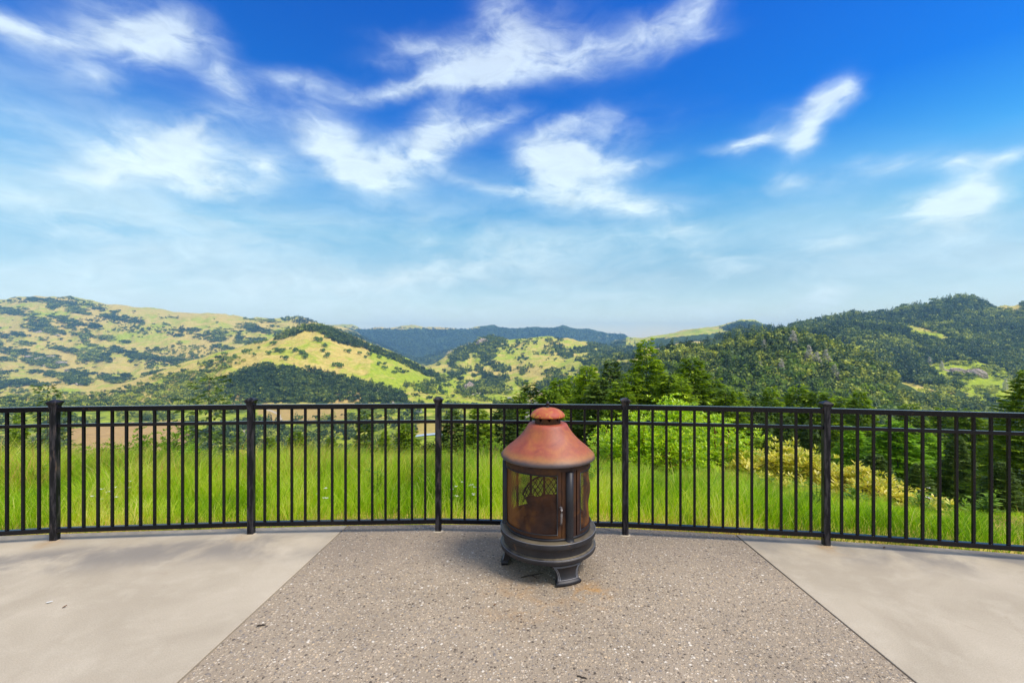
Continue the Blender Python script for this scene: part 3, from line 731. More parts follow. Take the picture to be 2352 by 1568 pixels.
def leg_mesh():
    g = Geo()
    lv = [(0.0, 0.084, 0.330), (0.006, 0.088, 0.334), (0.018, 0.090, 0.336), (0.026, 0.086, 0.330), (0.030, 0.080, 0.322), (0.055, 0.080, 0.313), (0.080, 0.086, 0.309), (0.100, 0.096, 0.309), (0.116, 0.110, 0.312), (0.128, 0.124, 0.318), (0.134, 0.128, 0.322), (0.140, 0.128, 0.322), (0.150, 0.126, 0.316)]
    n = 12; vs, f = [], []
    for side in (0, 1):
        for z, w, r in lv:
            for j in range(n+1):
                x = -w + 2*w*j/n; rr = r - side*0.045
                th = x/0.32; vs.append((rr*math.sin(th), -rr*math.cos(th), z))
    K = (n+1); m = len(lv); o = m*K
    for i in range(m-1):
        for j in range(n):
            f.append((i*K+j, i*K+j+1, (i+1)*K+j+1, (i+1)*K+j)); f.append((o+i*K+j+1, o+i*K+j, o+(i+1)*K+j, o+(i+1)*K+j+1))
        for j in (0, n):
            q = (i*K+j, (i+1)*K+j, o+(i+1)*K+j, o+i*K+j); f.append(q if j == 0 else q[::-1])
    for j in range(n):
        f.append((j, o+j, o+j+1, j+1)); i = (m-1)*K; f.append((i+j, i+j+1, o+i+j+1, o+i+j))
    g.add(vs, f); return g.mesh('leg', M['castiron_plain'], True, False)
def bead_mesh():
    g = Geo()
    def at(w, z, r): th = w/0.32; return (r*math.sin(th), -r*math.cos(th), z)
    for s in (-1, 1):
        for ins in (0.010, 0.019):
            pts = [at(s*(w-ins), z, r+0.0005) for z, w, r in [(0.034, 0.080, 0.321), (0.055, 0.080, 0.313), (0.080, 0.086, 0.309), (0.100, 0.096, 0.309), (0.114, 0.108, 0.3115)]]
            tube(g, pts, 0.0030, 6)
    for z, r, w in ((0.116, 0.3125, 0.100), (0.124, 0.3165, 0.108), (0.036, 0.3205, 0.066)):
        tube(g, [at(x, z, r) for x in np.linspace(-w, w, 13)], 0.0028, 6)
    return g.mesh('bead_moulding', M['edge_light'], True, False)
lm, bd = leg_mesh(), bead_mesh()
for a in LEG:
    o = link(bpy.data.objects.new('leg', lm), fp); o.rotation_euler.z = a
    e = o.modifiers.new('edge', 'EDGE_SPLIT'); e.split_angle = R(50)
    link(bpy.data.objects.new('bead_moulding', bd), o)
Z0, Z1 = 0.283, 0.772
g = Geo(); lathe(g, [(0.300, Z0-0.001), (0.302, 0.288), (0.300, 0.297), (0.294, 0.300), (0.286, 0.297), (0.285, Z0-0.001)], 96)
g.build('lower_ring', M['castiron_plain'], fp, True, False)
g = Geo(); lathe(g, [(0.302, 0.735), (0.303, 0.772), (0.300, 0.776), (0.288, 0.776), (0.287, 0.735), (0.302, 0.735)], 96)
g.build('upper_ring', M['rust_dark'], fp, True, False)
for a in PA:
    g = Geo()
    w = R(5.0)
    arc_box(g, 0.278, 0.298, 0.297, 0.738, a-R(10.0), a+R(10.5), 10)
    pil = g.build('pillar', M['rust_dark'], fp, False, False)
    g = Geo()
    pts = [(0.3005*math.sin(a), -0.3005*math.cos(a), z) for z in (0.279, 0.30, 0.50, 0.73)]
    tube(g, pts, [0.030, 0.0265, 0.0265, 0.0262], 20)
    g.build('round_column', M['castiron_plain'], pil, True, False)
rw = np.random.default_rng(5)
def screen_part(a0, a1, parent, wob):
    g = Geo()
    prof = [(0.2935, z) for z in np.linspace(0.318, 0.722, 25)]
    lathe(g, prof, 60, a0, a1, wob)
    return g.build('wire_screen', M['screen'], parent, True, False)
def panel(name, a0, a1, wob):
    g = Geo()
    s = R(5.6)
    arc_box(g, 0.286, 0.3005, 0.303, 0.326, a0, a1, 36)
    arc_box(g, 0.286, 0.3005, 0.712, 0.735, a0, a1, 36)
    arc_box(g, 0.286, 0.3005, 0.3262, 0.7118, a0, a0+s, 5)
    arc_box(g, 0.286, 0.3005, 0.3262, 0.7118, a1-s, a1, 5)
    d = g.build(name, M['rust_dark'], fp, False, False)
    g = Geo()                                         # charcoal bead around the opening
    for z in (0.3265, 0.7115):
        tube(g, [(0.3015*math.sin(th), -0.3015*math.cos(th), z) for th in np.linspace(a0+s, a1-s, 40)], 0.0038, 6)
    for th in (a0+s, a1-s):
        tube(g, [(0.3015*math.sin(th), -0.3015*math.cos(th), z) for z in (0.323, 0.5, 0.715)], 0.0038, 6)
    g.build('frame_bead', M['castiron_plain'], d, True, False)
    screen_part(a0+s*0.8, a1-s*0.8, d, wob)
    return d
w1 = lambda th, z: 0.0025*np.sin(9*th+z*14)*np.sin(math.pi*(z-0.318)/0.404)
w2 = lambda th, z: 0.008*np.sin(5*th+z*24)*np.sin(math.pi*np.clip((z-0.318)/0.404, 0, 1)) * np.sin(math.pi*np.clip((th-R(36))/R(95), 0, 1))
door = panel('door', R(-84), R(13.0), w1)
door['label'] = 'curved mesh door with a steel handle'
panel('side_panel', R(36), R(132), w2)
panel('back_panel', R(156), R(252), w1)
g = Geo()
hx = R(11.6)
def hp(r, z, da=0.0): return (r*math.sin(hx+da), -r*math.cos(hx+da), z)
tube(g, [hp(0.300, 0.506), hp(0.318, 0.512), hp(0.328, 0.498), hp(0.326, 0.47), hp(0.322, 0.44), hp(0.320, 0.418), hp(0.316, 0.402), hp(0.300, 0.400)], [0.006, 0.006, 0.0065, 0.007, 0.007, 0.0065, 0.006, 0.006], 8)
g.build('handle', M['handle'], door, True, False)
g = Geo()
hood = [(0.292, 0.773), (0.330, 0.768), (0.3345, 0.772), (0.3355, 0.779), (0.334, 0.787), (0.329, 0.795), (0.317, 0.808), (0.296, 0.828), (0.272, 0.848), (0.246, 0.869), (0.222, 0.890), (0.200, 0.912), (0.181, 0.934), (0.166, 0.955), (0.153, 0.976), (0.142, 0.995), (0.135, 1.003), (0.125, 1.007), (0.096, 1.008), (0.090, 1.004)]
lathe(g, hood, 120, 0, 2*math.pi, lambda th, z: 0.0018*np.sin(2*th+1.0)+0.001*np.sin(7*th+z*9))
o = g.build('hood', M['rust_hood'], fp, True, False); o['label'] = 'flared rust red hood with a scorched brim'
# chimney collar with rusted-through upper edge
g = Geo()
n = 72
th = np.linspace(0, 2*math.pi, n, endpoint=False)
tops = 1.040 - 0.016*np.clip(np.sin(th*9+0.7)+0.5*np.sin(th*17), 0, 1) + 0.016*(np.abs(np.sin(th*4.5)) > 0.55)
lo = np.stack([0.0915*np.sin(th), -0.0915*np.cos(th), np.full(n, 0.999)], -1)
hi = np.stack([0.0915*np.sin(th), -0.0915*np.cos(th), np.minimum(tops, 1.060)], -1)
lo2, hi2 = lo*[0.96, 0.96, 1], hi*[0.96, 0.96, 1]
vv = np.concatenate([lo, hi, hi2, lo2])
ff = []
for k in range(3):
    for j in range(n): ff.append((k*n+j, k*n+(j+1) % n, (k+1)*n+(j+1) % n, (k+1)*n+j))
g.add(vv, ff); g.build('chimney_collar', M['rust_dark'], fp, False, False)
g = Geo()
lathe(g, [(0.112, 1.054), (0.120, 1.052), (0.1235, 1.056), (0.123, 1.062), (0.117, 1.074), (0.104, 1.088), (0.084, 1.101), (0.058, 1.110), (0.030, 1.115), (0.0, 1.116)], 72)
lathe(g, [(0.112, 1.054), (0.100, 1.078), (0.060, 1.098), (0.0, 1.104)], 72)
cap_ = g.build('chimney_cap', M['rust_cap'], fp, True, False)
for k in range(3):
    g = Geo(); a = R(40+120*k)
    tube(g, [(0.085*math.sin(a), -0.085*math.cos(a), 1.0), (0.087*math.sin(a), -0.087*math.cos(a), 1.085)], 0.005, 6)
    g.build('cap_strut', M['rust_dark'], cap_, True, False)
g = Geo()
lathe(g, [(0.0, 1.114), (0.013, 1.114), (0.0125, 1.120), (0.008, 1.124), (0.008, 1.129), (0.012, 1.134), (0.0135, 1.141), (0.012, 1.149), (0.008, 1.155), (0.004, 1.159), (0.004, 1.163), (0.0, 1.165)], 20)
g.build('finial', M['castiron_plain'], cap_, True, False)
# inner fire basket: a curved lattice grate at the back
g = Geo()
def bp(u, z): a = R(180) + u; return (0.205*math.sin(a), -0.205*math.cos(a), z)
za = lambda u: 0.565 - 0.10*u*u
for k in range(-9, 10):
    for s in (-1, 1):
        pts = []
        for q in np.linspace(0, 1, 9):
            z = 0.40 + q*0.2; u = k*0.20 + s*(z-0.40)*3.4
            if abs(u) < 1.05 and z <= za(u): pts.append(bp(u, z))
        if len(pts) > 1: tube(g, pts, 0.0037, 5)
tube(g, [bp(u, za(u)) for u in np.linspace(-1.05, 1.05, 24)], 0.007, 6)
g.build('fire_grate', M['rust_dark'], fp, True, False)
# bowl of ash and charred lumps: its own thing
g = Geo()
nA = 40; nR = 14
vs = [(0, 0, 0.40)]; ff = []
for i in range(1, nR+1):
    r = 0.27*i/nR
    for j in range(nA):
        a = 2*math.pi*j/nA; x, y = r*math.cos(a), r*math.sin(a)
        z = 0.292 + 0.10*(1-(i/nR)**2) + 0.035*float(fbm(np.array([x*18.]), np.array([y*18.]), 3, 3)[0])*(1-(i/nR)**4) + (0.05 if y > 0.02 else 0)*(1-(i/nR)**2)
        vs.append((x, y, max(z, 0.287)))
for j in range(nA): ff.append((0, 1+j, 1+(j+1) % nA))
for i in range(nR-1):
    for j in range(nA): ff.append((1+i*nA+j, 1+i*nA+(j+1) % nA, 1+(i+1)*nA+(j+1) % nA, 1+(i+1)*nA+j)[::-1])
g.add(vs, ff); o = g.build('ash_heap', M['ash'], None, True, False); o.location = (SX, SY, 0)
tag(o, 'brown heap of ash and cinders inside the fire pot behind its mesh', 'ash heap')
for k, (x, y, z, l, a, t_, lab) in enumerate([(-0.02, 0.05, 0.440, 0.26, 0.15, 0.05, 'short charred log lying across the ash inside the fire pot'), (-0.09, 0.00, 0.405, 0.14, 0.9, 0.2, 'smaller charred log stub leaning on the ash in the fire pot')]):
    g = Geo()
    pts = [np.array([math.cos(a)*q, math.sin(a)*q, t_*q]) for q in np.linspace(-l/2, l/2, 9)]
    tube(g, [p_ + np.array([0, 0, 0.006*math.sin(i*1.7+k)]) for i, p_ in enumerate(pts)], [0.030+0.004*math.sin(i*2.1) for i in range(9)], 10)
    o = g.build('charred_log', M['ash'], None, True, False); o.location = (SX+x, SY+y, z)
    tag(o, lab, 'log')

# ------------------------------------------------------------------ small litter on the terrace
def twig(x, y, l, a, name, lab, cat, mat, r=0.003, fork=False):
    X, Y = PX(x, EYE*F/(y-CY)), EYE*F/(y-CY)
    g = Geo()
    pts = [(math.cos(a)*q*l, math.sin(a)*q*l, r*0.9+0.004*math.sin(q*7)**2) for q in np.linspace(-0.5, 0.5, 7)]
    tube(g, pts, [r*0.7, r, r, r*1.1, r, r*0.8, r*0.4], 6)
    if fork: tube(g, [pts[3], (pts[3][0]+l*0.2, pts[3][1]-l*0.25, r+0.002)], [r*0.8, r*0.4], 6)
    o = g.build(name, mat, None, True, False); o.location = (X, Y, 0.0)
    tag(o, lab, cat); return o
twig(600, 1437, 0.045, 0.2, 'twig', 'tiny dark twig on the gravelly slab near its seam with the smooth concrete', 'twig', M['twig'], 0.004)
twig(1337, 1556, 0.05, -0.4, 'twig', 'thin dark twig on the gravelly slab in front of the fire pot', 'twig', M['twig'], 0.003)
twig(1222, 1322, 0.16, 0.35, 'twig', 'forked dark stick lying in the shade under the fire pot', 'twig', M['twig'], 0.004, True)
def leaflet(x, y, l, w, a, lab, mat, cat='leaf', nm='dry_leaf'):
    X, Y = PX(x, EYE*F/(y-CY)), EYE*F/(y-CY)
    g = Geo(); vs, ff = [], []
    for i, q in enumerate(np.linspace(0, 1, 7)):
        ww = w*math.sin(math.pi*min(max(q, 0.03), 0.97))/2
        for s in (-1, 0, 1):
            vs.append((math.cos(a)*q*l - math.sin(a)*s*ww, math.sin(a)*q*l + math.cos(a)*s*ww, 0.004 + abs(s)*0.004 + 0.006*q*q))
    for i in range(6):
        for s in (0, 1): ff.append((i*3+s, i*3+s+1, i*3+s+4, i*3+s+3))
    g.add(vs, ff); o = g.build(nm, mat, None, True, False); o.location = (X, Y, 0)
    m_ = o.modifiers.new('thick', 'SOLIDIFY'); m_.thickness = 0.0012
    tag(o, lab, cat)
leaflet(105, 1386, 0.035, 0.012, 0.3, 'small white paper scrap on the smooth concrete', M['white_scrap'], 'scrap', 'paper_scrap')
leaflet(143, 1397, 0.022, 0.012, 1.0, 'tiny brown leaf on the concrete beside the white scrap', M['dry_leaf'])
leaflet(1133, 1392, 0.02, 0.012, 0.5, 'tiny reddish leaf on the gravelly slab before the fire pot', M['dry_leaf'])
leaflet(2029, 1260, 0.025, 0.015, 0.5, 'small dark leaf on the pale slab just past the fence post', M['dry_leaf'])

# ------------------------------------------------------------------ vegetation prototypes
def conifer_mesh(seed, H, Rr, dens=1.0, bare=0.06, droop=0.25, cardL=0.5, taper=0.85, ragged=0.25):
    r = np.random.default_rng(seed)
    g = Geo(); P, D, N, L, W, C = [], [], [], [], [], []
    z = H*bare; k = 0
    while z < H*0.985:
        f = z/H
        Lb = Rr*max((1-f), 0.0)**taper*(1-0.55*max(0, (0.22-f))/0.22)+0.12
        nb = max(3, int(round((5.5+2.0*(1-f))*dens)))
        a0 = r.uniform(0, 6.28)
        for j in range(nb):
            if r.random() < 0.10: continue
            a = a0 + 6.283*j/nb + r.uniform(-0.35, 0.35)
            l = Lb*r.uniform(1-ragged*1.6, 1+ragged)
            up = 0.45*f + 0.10 + r.uniform(-0.12, 0.12)
            zz = z + r.uniform(-0.2, 0.2)
            tone = np.clip(0.42 + r.normal(0, 0.17), 0, 1)
            m = max(4, int(l/cardL*6.5*dens))
            s = r.uniform(0.08, 1.0, m)**0.55
            dirv = np.array([math.cos(a), math.sin(a), 0]); lat = np.array([-math.sin(a), math.cos(a), 0])
            zs = zz + l*(up*s - droop*1.6*s*s + droop*0.5*s**4)
            base = dirv*(s*l)[:, None]*1.0 + np.stack([np.zeros(m), np.zeros(m), zs], -1)
            side = r.choice([-1, 0, 1], m, p=[0.42, 0.16, 0.42])
            ww = (0.34*l*(1-s*0.75)+0.12)*r.uniform(0.1, 1.0, m)*side
            base = base + lat*ww[:, None]
            dd = dirv*0.8 + lat*(side*r.uniform(0.3, 1.1, m))[:, None] + np.stack([np.zeros(m), np.zeros(m), r.uniform(-0.55, 0.15, m)], -1)
            nn = np.stack([r.normal(0, 0.55, m), r.normal(0, 0.55, m), np.ones(m)], -1)
            P.append(base); D.append(dd); N.append(nn)
            L.append(cardL*r.uniform(0.6, 1.4, m)); W.append(cardL*r.uniform(0.26, 0.52, m))
            C.append(np.clip(tone + r.normal(0, 0.13, m), 0, 1))
        z += max(0.10, 0.0165*H)*r.uniform(0.7, 1.3)/max(dens, 0.5)
    cards(g, np.concatenate(P), np.concatenate(D), np.concatenate(N), np.concatenate(L), np.concatenate(W), np.concatenate(C))
    return g
def trunk_geo(seed, H, r0, limbs=14, Rr=2.0):
    r = np.random.default_rng(seed); g = Geo()
    pts = [(0.06*math.sin(q*5+seed), 0.06*math.cos(q*4+seed), q*H*0.97) for q in np.linspace(0, 1, 10)]
    tube(g, pts, [r0*(1-q*0.95) for q in np.linspace(0, 1, 10)], 8)
    for k in range(limbs):
        q = r.uniform(0.12, 0.85); a = r.uniform(0, 6.28); l = Rr*(1-q)*0.8
        b = np.array([0, 0, q*H]); d = np.array([math.cos(a), math.sin(a), 0.12])
        tube(g, [b, b+d*l*0.5, b+d*l+np.array([0, 0, -0.15*l])], [r0*0.22*(1-q)+0.01, r0*0.12*(1-q)+0.008, 0.006], 5)
    return g
KINDS = {}
for i, (H, rr, dn, dp, cl, rg) in enumerate([(22, 5.9, 1.5, 0.20, 0.40, 0.22), (18, 4.6, 1.5, 0.24, 0.36, 0.25), (15, 4.2, 1.5, 0.18, 0.34, 0.3), (20, 4.2, 1.5, 0.26, 0.38, 0.25)]):
    KINDS['fir%d' % i] = (conifer_mesh(100+i, H, rr, dn, 0.05, dp, cl, 0.76, rg).mesh('crown', M['fir']), trunk_geo(i, H, H*0.011, 14, rr).mesh('trunk', M['bark'], True), H)
def with_mat(me, mat):
    m2 = me.copy(); m2.materials[0] = mat; return m2
for i in range(4):
    c, t_, H = KINDS['fir%d' % i]
    KINDS['dark%d' % i] = (with_mat(c, M['fir_dark']), t_, H)
    KINDS['lime%d' % i] = (with_mat(c, M['fir_lime']), t_, H)
KINDS['cyp0'] = (conifer_mesh(150, 16, 2.1, 1.25, 0.03, 0.05, 0.42, 0.7, 0.2).mesh('crown', M['fir_dark']), trunk_geo(9, 16, 0.2, 6, 1.2).mesh('trunk', M['bark'], True), 16)
KINDS['pine0'] = (conifer_mesh(151, 20, 4.2, 0.75, 0.25, 0.12, 0.5, 0.5, 0.5).mesh('crown', M['fir_dark']), trunk_geo(10, 20, 0.2, 22, 2.6).mesh('trunk', M['bark'], True), 20)
KINDS['thin0'] = (conifer_mesh(152, 20, 1.7, 0.5, 0.2, 0.1, 0.4, 0.5, 0.5).mesh('crown', M['grey_twigs']), trunk_geo(11, 20, 0.16, 40, 2.0).mesh('trunk', M['dead_bark'], True), 20)

def tree(kind, px, top_y, Y, label, cat='tree', name='conifer_tree', wid=1.0, group=None, rz=None):
    """top of the crown seen at column px / row top_y, standing on the slope at depth Y"""
    cme, tme, H = KINDS[kind]
    X = PX(px, Y); zt = PZ(top_y, Y); zb = float(ground_z(X, Y)) - 0.3
    s = max((zt - zb)/H, 0.15)
    e = empty(name, (X, Y, zb), RNG.uniform(0, 6.28) if rz is None else rz)
    w = wid * (s if s < 1 else s**0.7)
    e.scale = (w, w, s)
    tag(e, label, cat, group)
    link(bpy.data.objects.new('trunk', tme), e); link(bpy.data.objects.new('crown', cme), e)
    return e

# the conifers close below the fence, one by one
tree('fir0', 1485, 776, 36, 'tallest green conifer in the clump behind the fence, its tip against the far hills', wid=0.85)
tree('fir1', 1590, 815, 37, 'tall bright green conifer just right of the tallest one in the clump', wid=1.15)
tree('fir2', 1541, 850, 33, 'bushy green conifer wedged between the two tallest of the clump', wid=1.2)
tree('fir3', 1640, 862, 39, 'broad yellow green conifer at the right shoulder of the clump', wid=1.2)
tree('fir1', 1693, 893, 42, 'small green conifer on the outer right edge of the clump', wid=1.0)
tree('dark1', 1404, 822, 50, 'dark slender conifer on the left of the tallest one', wid=0.95)
tree('fir2', 1352, 832, 40, 'pale topped yellow green conifer standing between two darker ones', wid=0.95)
tree('fir1', 1285, 864, 46, 'rounded green conifer behind the fence just above the fire pot finial', wid=1.2)
tree('fir3', 1449, 848, 35, 'thin green conifer filling the gap left of the tallest one', wid=1.1)
tree('dark3', 1218, 872, 56, 'narrow dark conifer left of the rounded green one above the fire pot', wid=1.2)
tree('thin0', 1219, 905, 30, 'dead grey conifer with bare feathery branches beside the fire pot hood', wid=0.85)
tree('dark2', 1316, 880, 60, 'low dark conifer peeping between the yellow green one and the rounded one', wid=1.1)
tree('cyp0', 838, 940, 45, 'pointed dark conifer like a cypress seen through the left half of the fence', wid=1.0)
tree('fir1', 884, 985, 52, 'small conifer touching the right side of the pointed dark one', wid=0.7)
tree('fir2', 935, 965, 44, 'rounded green conifer seen through the fence left of the post beside the river bend', wid=0.9)
tree('dark1', 1040, 935, 46, 'dark green conifer rising over the top rail beside the middle post', wid=1.0)
tree('fir3', 1100, 925, 38, 'layered green conifer over the top rail between the middle post and the fire pot', wid=1.15)
tree('dark0', 1160, 912, 41, 'broad dark conifer just left of the fire pot hood', wid=1.0)
tree('dark2', 985, 1010, 40, 'short dark conifer low behind the fence beside the middle post', wid=0.9)
tree('pine0', 482, 858, 44, 'open thin pine that sticks up above the fence before the golden hill', wid=1.1)
tree('pine0', 108, 878, 40, 'sparse pine whose top shows beside the cap of the left end post', wid=0.8)
tree('fir3', 44, 935, 60, 'faint sparse pine seen through the fence at the far left', wid=0.6)
tree('fir2', 680, 985, 62, 'small green conifer seen through the fence below the tan field', wid=0.9)
tree('fir1', 620, 1000, 70, 'green conifer standing low between tan field and long grass', wid=0.9)
tree('fir1', 760, 1000, 75, 'grey green conifer left of the pointed dark one', wid=0.9)
for i, (x, y, Y, k, lab) in enumerate([(1262, 885, 38, 'fir2', 'young green conifer directly above the fire pot cap'), (1318, 858, 52, 'fir0', 'green conifer between the rounded one and the pale topped one'), (1378, 862, 37, 'dark1', 'shaded conifer tucked right of the pale topped one'), (1425, 870, 33, 'fir1', 'low bright conifer in front of the dark slender one'), (1512, 838, 44, 'dark3', 'dark conifer just behind the right side of the tallest one'), (1566, 862, 31, 'fir3', 'low bright conifer between the two tallest, over the lime shrub'), (1612, 858, 46, 'dark0', 'dark conifer behind the tall bright one'), (1668, 886, 33, 'fir2', 'low green conifer before the broad yellow green one'), (1718, 900, 48, 'dark1', 'dark conifer filling the outer edge of the clump'), (1195, 895, 48, 'fir3', 'green conifer left of the narrow dark one by the hood')]):
    tree(k, x, y, Y, lab, wid=1.1)
# right of the lime shrub
tree('fir0', 1770, 885, 55, 'mid green conifer peeping over the rail right of the clump', wid=0.9)
tree('dark0', 1740, 930, 34, 'dark conifer behind the lime shrub and cream shrub', wid=1.0)
tree('fir3', 1832, 878, 60, 'light green conifer rising above the rail before the wooded spur', wid=1.4)
tree('fir2', 1880, 893, 58, 'bushy light green conifer left of the fence post with the rust streak', wid=1.2)
tree('dark3', 1800, 950, 30, 'shaded conifer with reddish dead twigs behind the cream shrub', wid=1.0)
tree('dark0', 1860, 965, 28, 'shaded dark conifer beside the reddish one behind the cream shrub', wid=0.8)
tree('fir1', 1975, 893, 62, 'green conifer above the rail right of the fence post with the rust streak', wid=1.0)
tree('lime1', 1960, 975, 26, 'lime green young conifer behind the fence right of the rust streaked post', wid=1.2)
tree('lime2', 2060, 960, 24, 'largest lime green young conifer with drooping layered boughs', wid=1.5)
tree('lime0', 2130, 985, 27, 'lime green young conifer partly hidden by the largest one', wid=1.1)
tree('dark2', 2010, 1040, 19, 'dark undergrowth conifer in shade beneath the lime green ones', wid=1.5)
tree('dark0', 2200, 1000, 22, 'dark drooping conifer left of the big one at the frame edge', wid=1.1)
tree('fir1', 2230, 935, 45, 'green conifer showing through the rail below the yellow clearing', wid=1.2)
tree('fir0', 2360, 846, 19, 'big dark fir with flat layered boughs filling the right border', wid=1.15)
tree('dark1', 2300, 1060, 14, 'low dark fir with flat boughs behind the last pickets', wid=1.3)
tree('dark1', 2110, 1075, 15, 'low shaded fir behind the trailing cream shrubs', wid=1.2)
tree('fir2', 1930, 905, 75, 'small light conifer behind the rail midway along the wooded spur', wid=1.3)
tree('fir0', 2090, 925, 70, 'mid green conifer at the foot of the yellow clearing', wid=1.2)
tree('fir3', 1720, 905, 70, 'slim conifer in the dip right of the clump', wid=1.3)
tree('fir2', 2170, 930, 80, 'round topped conifer at the foot of the rocky clearing', wid=1.3)
tree('fir1', 1245, 905, 75, 'slender conifer deep in the gap behind the fire pot', wid=1.2)

# ------------------------------------------------------------------ far trees: low crowns set on the hills
def crown_blob(seed, kind):
    """low crown of many small leaf faces for trees seen far off; unit height, base at 0"""
    r = np.random.default_rng(seed); g = Geo()
    if kind == 'fir':
        n = 80
        f = r.random(n)**1.25
        a = r.uniform(0, 6.283, n); rad = 0.23*(1-f)**0.8+0.015
        P = np.stack([np.cos(a)*rad*r.uniform(0.2, 0.85, n), np.sin(a)*rad*r.uniform(0.2, 0.85, n), 0.08+f*0.90], -1)
        D = np.stack([np.cos(a), np.sin(a), r.uniform(-0.7, 0.1, n)], -1)
        cards(g, P, D, np.stack([r.normal(0, .6, n), r.normal(0, .6, n), np.ones(n)], -1), rad*0.75+0.05, rad*0.7+0.04, np.clip(0.4+r.normal(0, 0.2, n), 0, 1))
        tube(g, [(0, 0, -0.1), (0, 0, 0.45), (0, 0, 0.98)], [0.02, 0.012, 0.002], 4, 0.1, False)
    else:
        lob = [np.array([r.normal(0, .22), r.normal(0, .22), r.uniform(.42, .72)]) for _ in range(6)]
        P, N = [], []
        for c_ in lob:
            m = 16; d = r.normal(size=(m, 3)); d /= np.linalg.norm(d, axis=1)[:, None]
            P.append(c_ + d*np.array([.30, .30, .26])*r.uniform(.75, 1.08, m)[:, None]); N.append(d + r.normal(0, .45, (m, 3)))
        P = np.concatenate(P); N = np.concatenate(N); m = len(P)
        D = np.cross(N, r.normal(size=(m, 3)))
        D /= np.linalg.norm(D, axis=1)[:, None]
        cards(g, P-D*0.13, D, N, 0.27, 0.25, np.clip(0.45+r.normal(0, .2, m), 0, 1))
        tube(g, [(0, 0, -0.15), (0, 0, 0.2), (0.03, 0, 0.5)], [0.05, 0.035, 0.015], 4, 0.0, False)
    return g
def proto(g):
    V = np.concatenate(g.v); Rv = np.concatenate(g.r)
    return V, Rv, g.f
FP = [crown_blob(200+i, 'fir') for i in range(5)]; OP = [crown_blob(230+i, 'oak') for i in range(5)]
FPa = [proto(x) for x in FP]; OPa = [proto(x) for x in OP]
FAR = []          # (kind, X, Y, Z, height, width factor, tone, zone)
def scatter(zone, poly, n, Ymin, Ymax, pf, hf, ho, tone=0.0, tvar=0.12, keep=None, squash=1.0):
    xs = [p_[0] for p_ in poly]; ys = [p_[1] for p_ in poly]
    area = 0
    px = RNG.uniform(min(xs), max(xs), n*6); py = RNG.uniform(min(ys), max(ys), n*6)
    m = inpoly(px, py, poly); px, py = px[m], py[m]
    if keep is not None:
        m = keep(px, py); px, py = px[m], py[m]
    px, py = px[:n], py[:n]
    W, ok = hit(px, py, Ymin)
    ok &= W[:, 1] < Ymax
    W = W[ok]; PT = 0.55*fbm(W[:, 0]/W[:, 1]*14., np.log(W[:, 1])*14., 41, 3)
    for (x, y, z), pt in zip(W, PT):
        fir = RNG.random() < pf
        h = (hf if fir else ho)*RNG.uniform(0.5, 1.4)
        FAR.append((0 if fir else 1, x, y, z, h, RNG.uniform(0.85, 1.25)*squash, np.clip(tone+RNG.normal(0, tvar*1.5)+pt+(0.0 if fir else 0.09), -1, 1), zone))
def bandn(px, py):
    a = px*0.97 + py*0.9; b = -px*0.16 + py
    return 0.8*fbm(a/95., b/13., 8, 3) + 0.35*fbm(px/24., py/9., 18, 2)
def banded(px, py):
    return (bandn(px, py) + RNG.normal(0, 0.08, len(px)) > 0.20) | (RNG.random(len(px)) < 0.012)
def notclear(px, py):
    m = np.ones(len(px), bool)
    for c_ in CLEAR: m &= ~inpoly(px, py, c_)
    return m
def patchy(sx, sy, th, seed):
    return lambda px, py: fbm(px/sx, py/sy, seed, 3) > th
scatter('right', [(1610, 790), (1640, 778), (1700, 752), (1800, 752), (1900, 727), (1965, 711), (2004, 718), (2070, 704), (2134, 690), (2182, 675), (2230, 679), (2286, 702), (2352, 688), (2600, 690), (2600, 900), (2000, 905), (1980, 800), (1880, 768), (1820, 760), (1690, 775)], 9000, 1150, 3500, 0.55, 23, 16, 0.0, 0.14, notclear)
scatter('spur', [(1500, 815), (1575, 802), (1640, 797), (1690, 782), (1760, 772), (1823, 767), (1874, 780), (1939, 802), (1983, 820), (2009, 833), (2065, 873), (2110, 910), (2200, 935), (2200, 980), (1500, 980)], 2200, 380, 1000, 0.55, 19, 13, 0.16, 0.16, notclear)
scatter('slope', [(1980, 905), (2352, 920), (2600, 920), (2600, 1080), (1980, 1040)], 900, 150, 1000, 0.6, 17, 11, 0.1, 0.16, notclear)
scatter('right', [(2090, 850), (2230, 825), (2300, 850), (2360, 880), (2360, 925), (2200, 925), (2120, 900)], 230, 950, 1800, 0.1, 10, 9, 0.40, 0.25, patchy(30, 16, -0.05, 66), 1.4)
scatter('dark spur', Z_D, 1500, 1100, 1700, 0.45, 15, 11, -0.16, 0.10)  # cloud shadow on this spur put into the darker tree tone
scatter('crown', [(628, 782), (660, 762), (690, 750), (728, 748), (760, 757), (800, 774), (850, 796), (900, 815), (960, 843), (1010, 868), (985, 866), (900, 826), (830, 800), (770, 786), (735, 763), (700, 762), (650, 780)], 1300, 1500, 2400, 0.6, 18, 13, -0.10, 0.1)
scatter('left slope', [(200, 912), (280, 892), (420, 848), (520, 818), (565, 830), (480, 862), (500, 925), (200, 930)], 520, 1100, 2300, 0.2, 13, 11, 0.15, 0.16, patchy(45, 18, -0.15, 3))
scatter('left slope', [(-60, 890), (200, 905), (300, 895), (520, 870), (520, 935), (-60, 935)], 900, 900, 2600, 0.3, 14, 11, 0.18, 0.18)
scatter('valley', [(-60, 925), (480, 930), (480, 970), (420, 965), (150, 985), (150, 1050), (-60, 1050)], 600, 480, 1300, 0.3, 14, 11, 0.1, 0.18, patchy(60, 25, -0.12, 4))
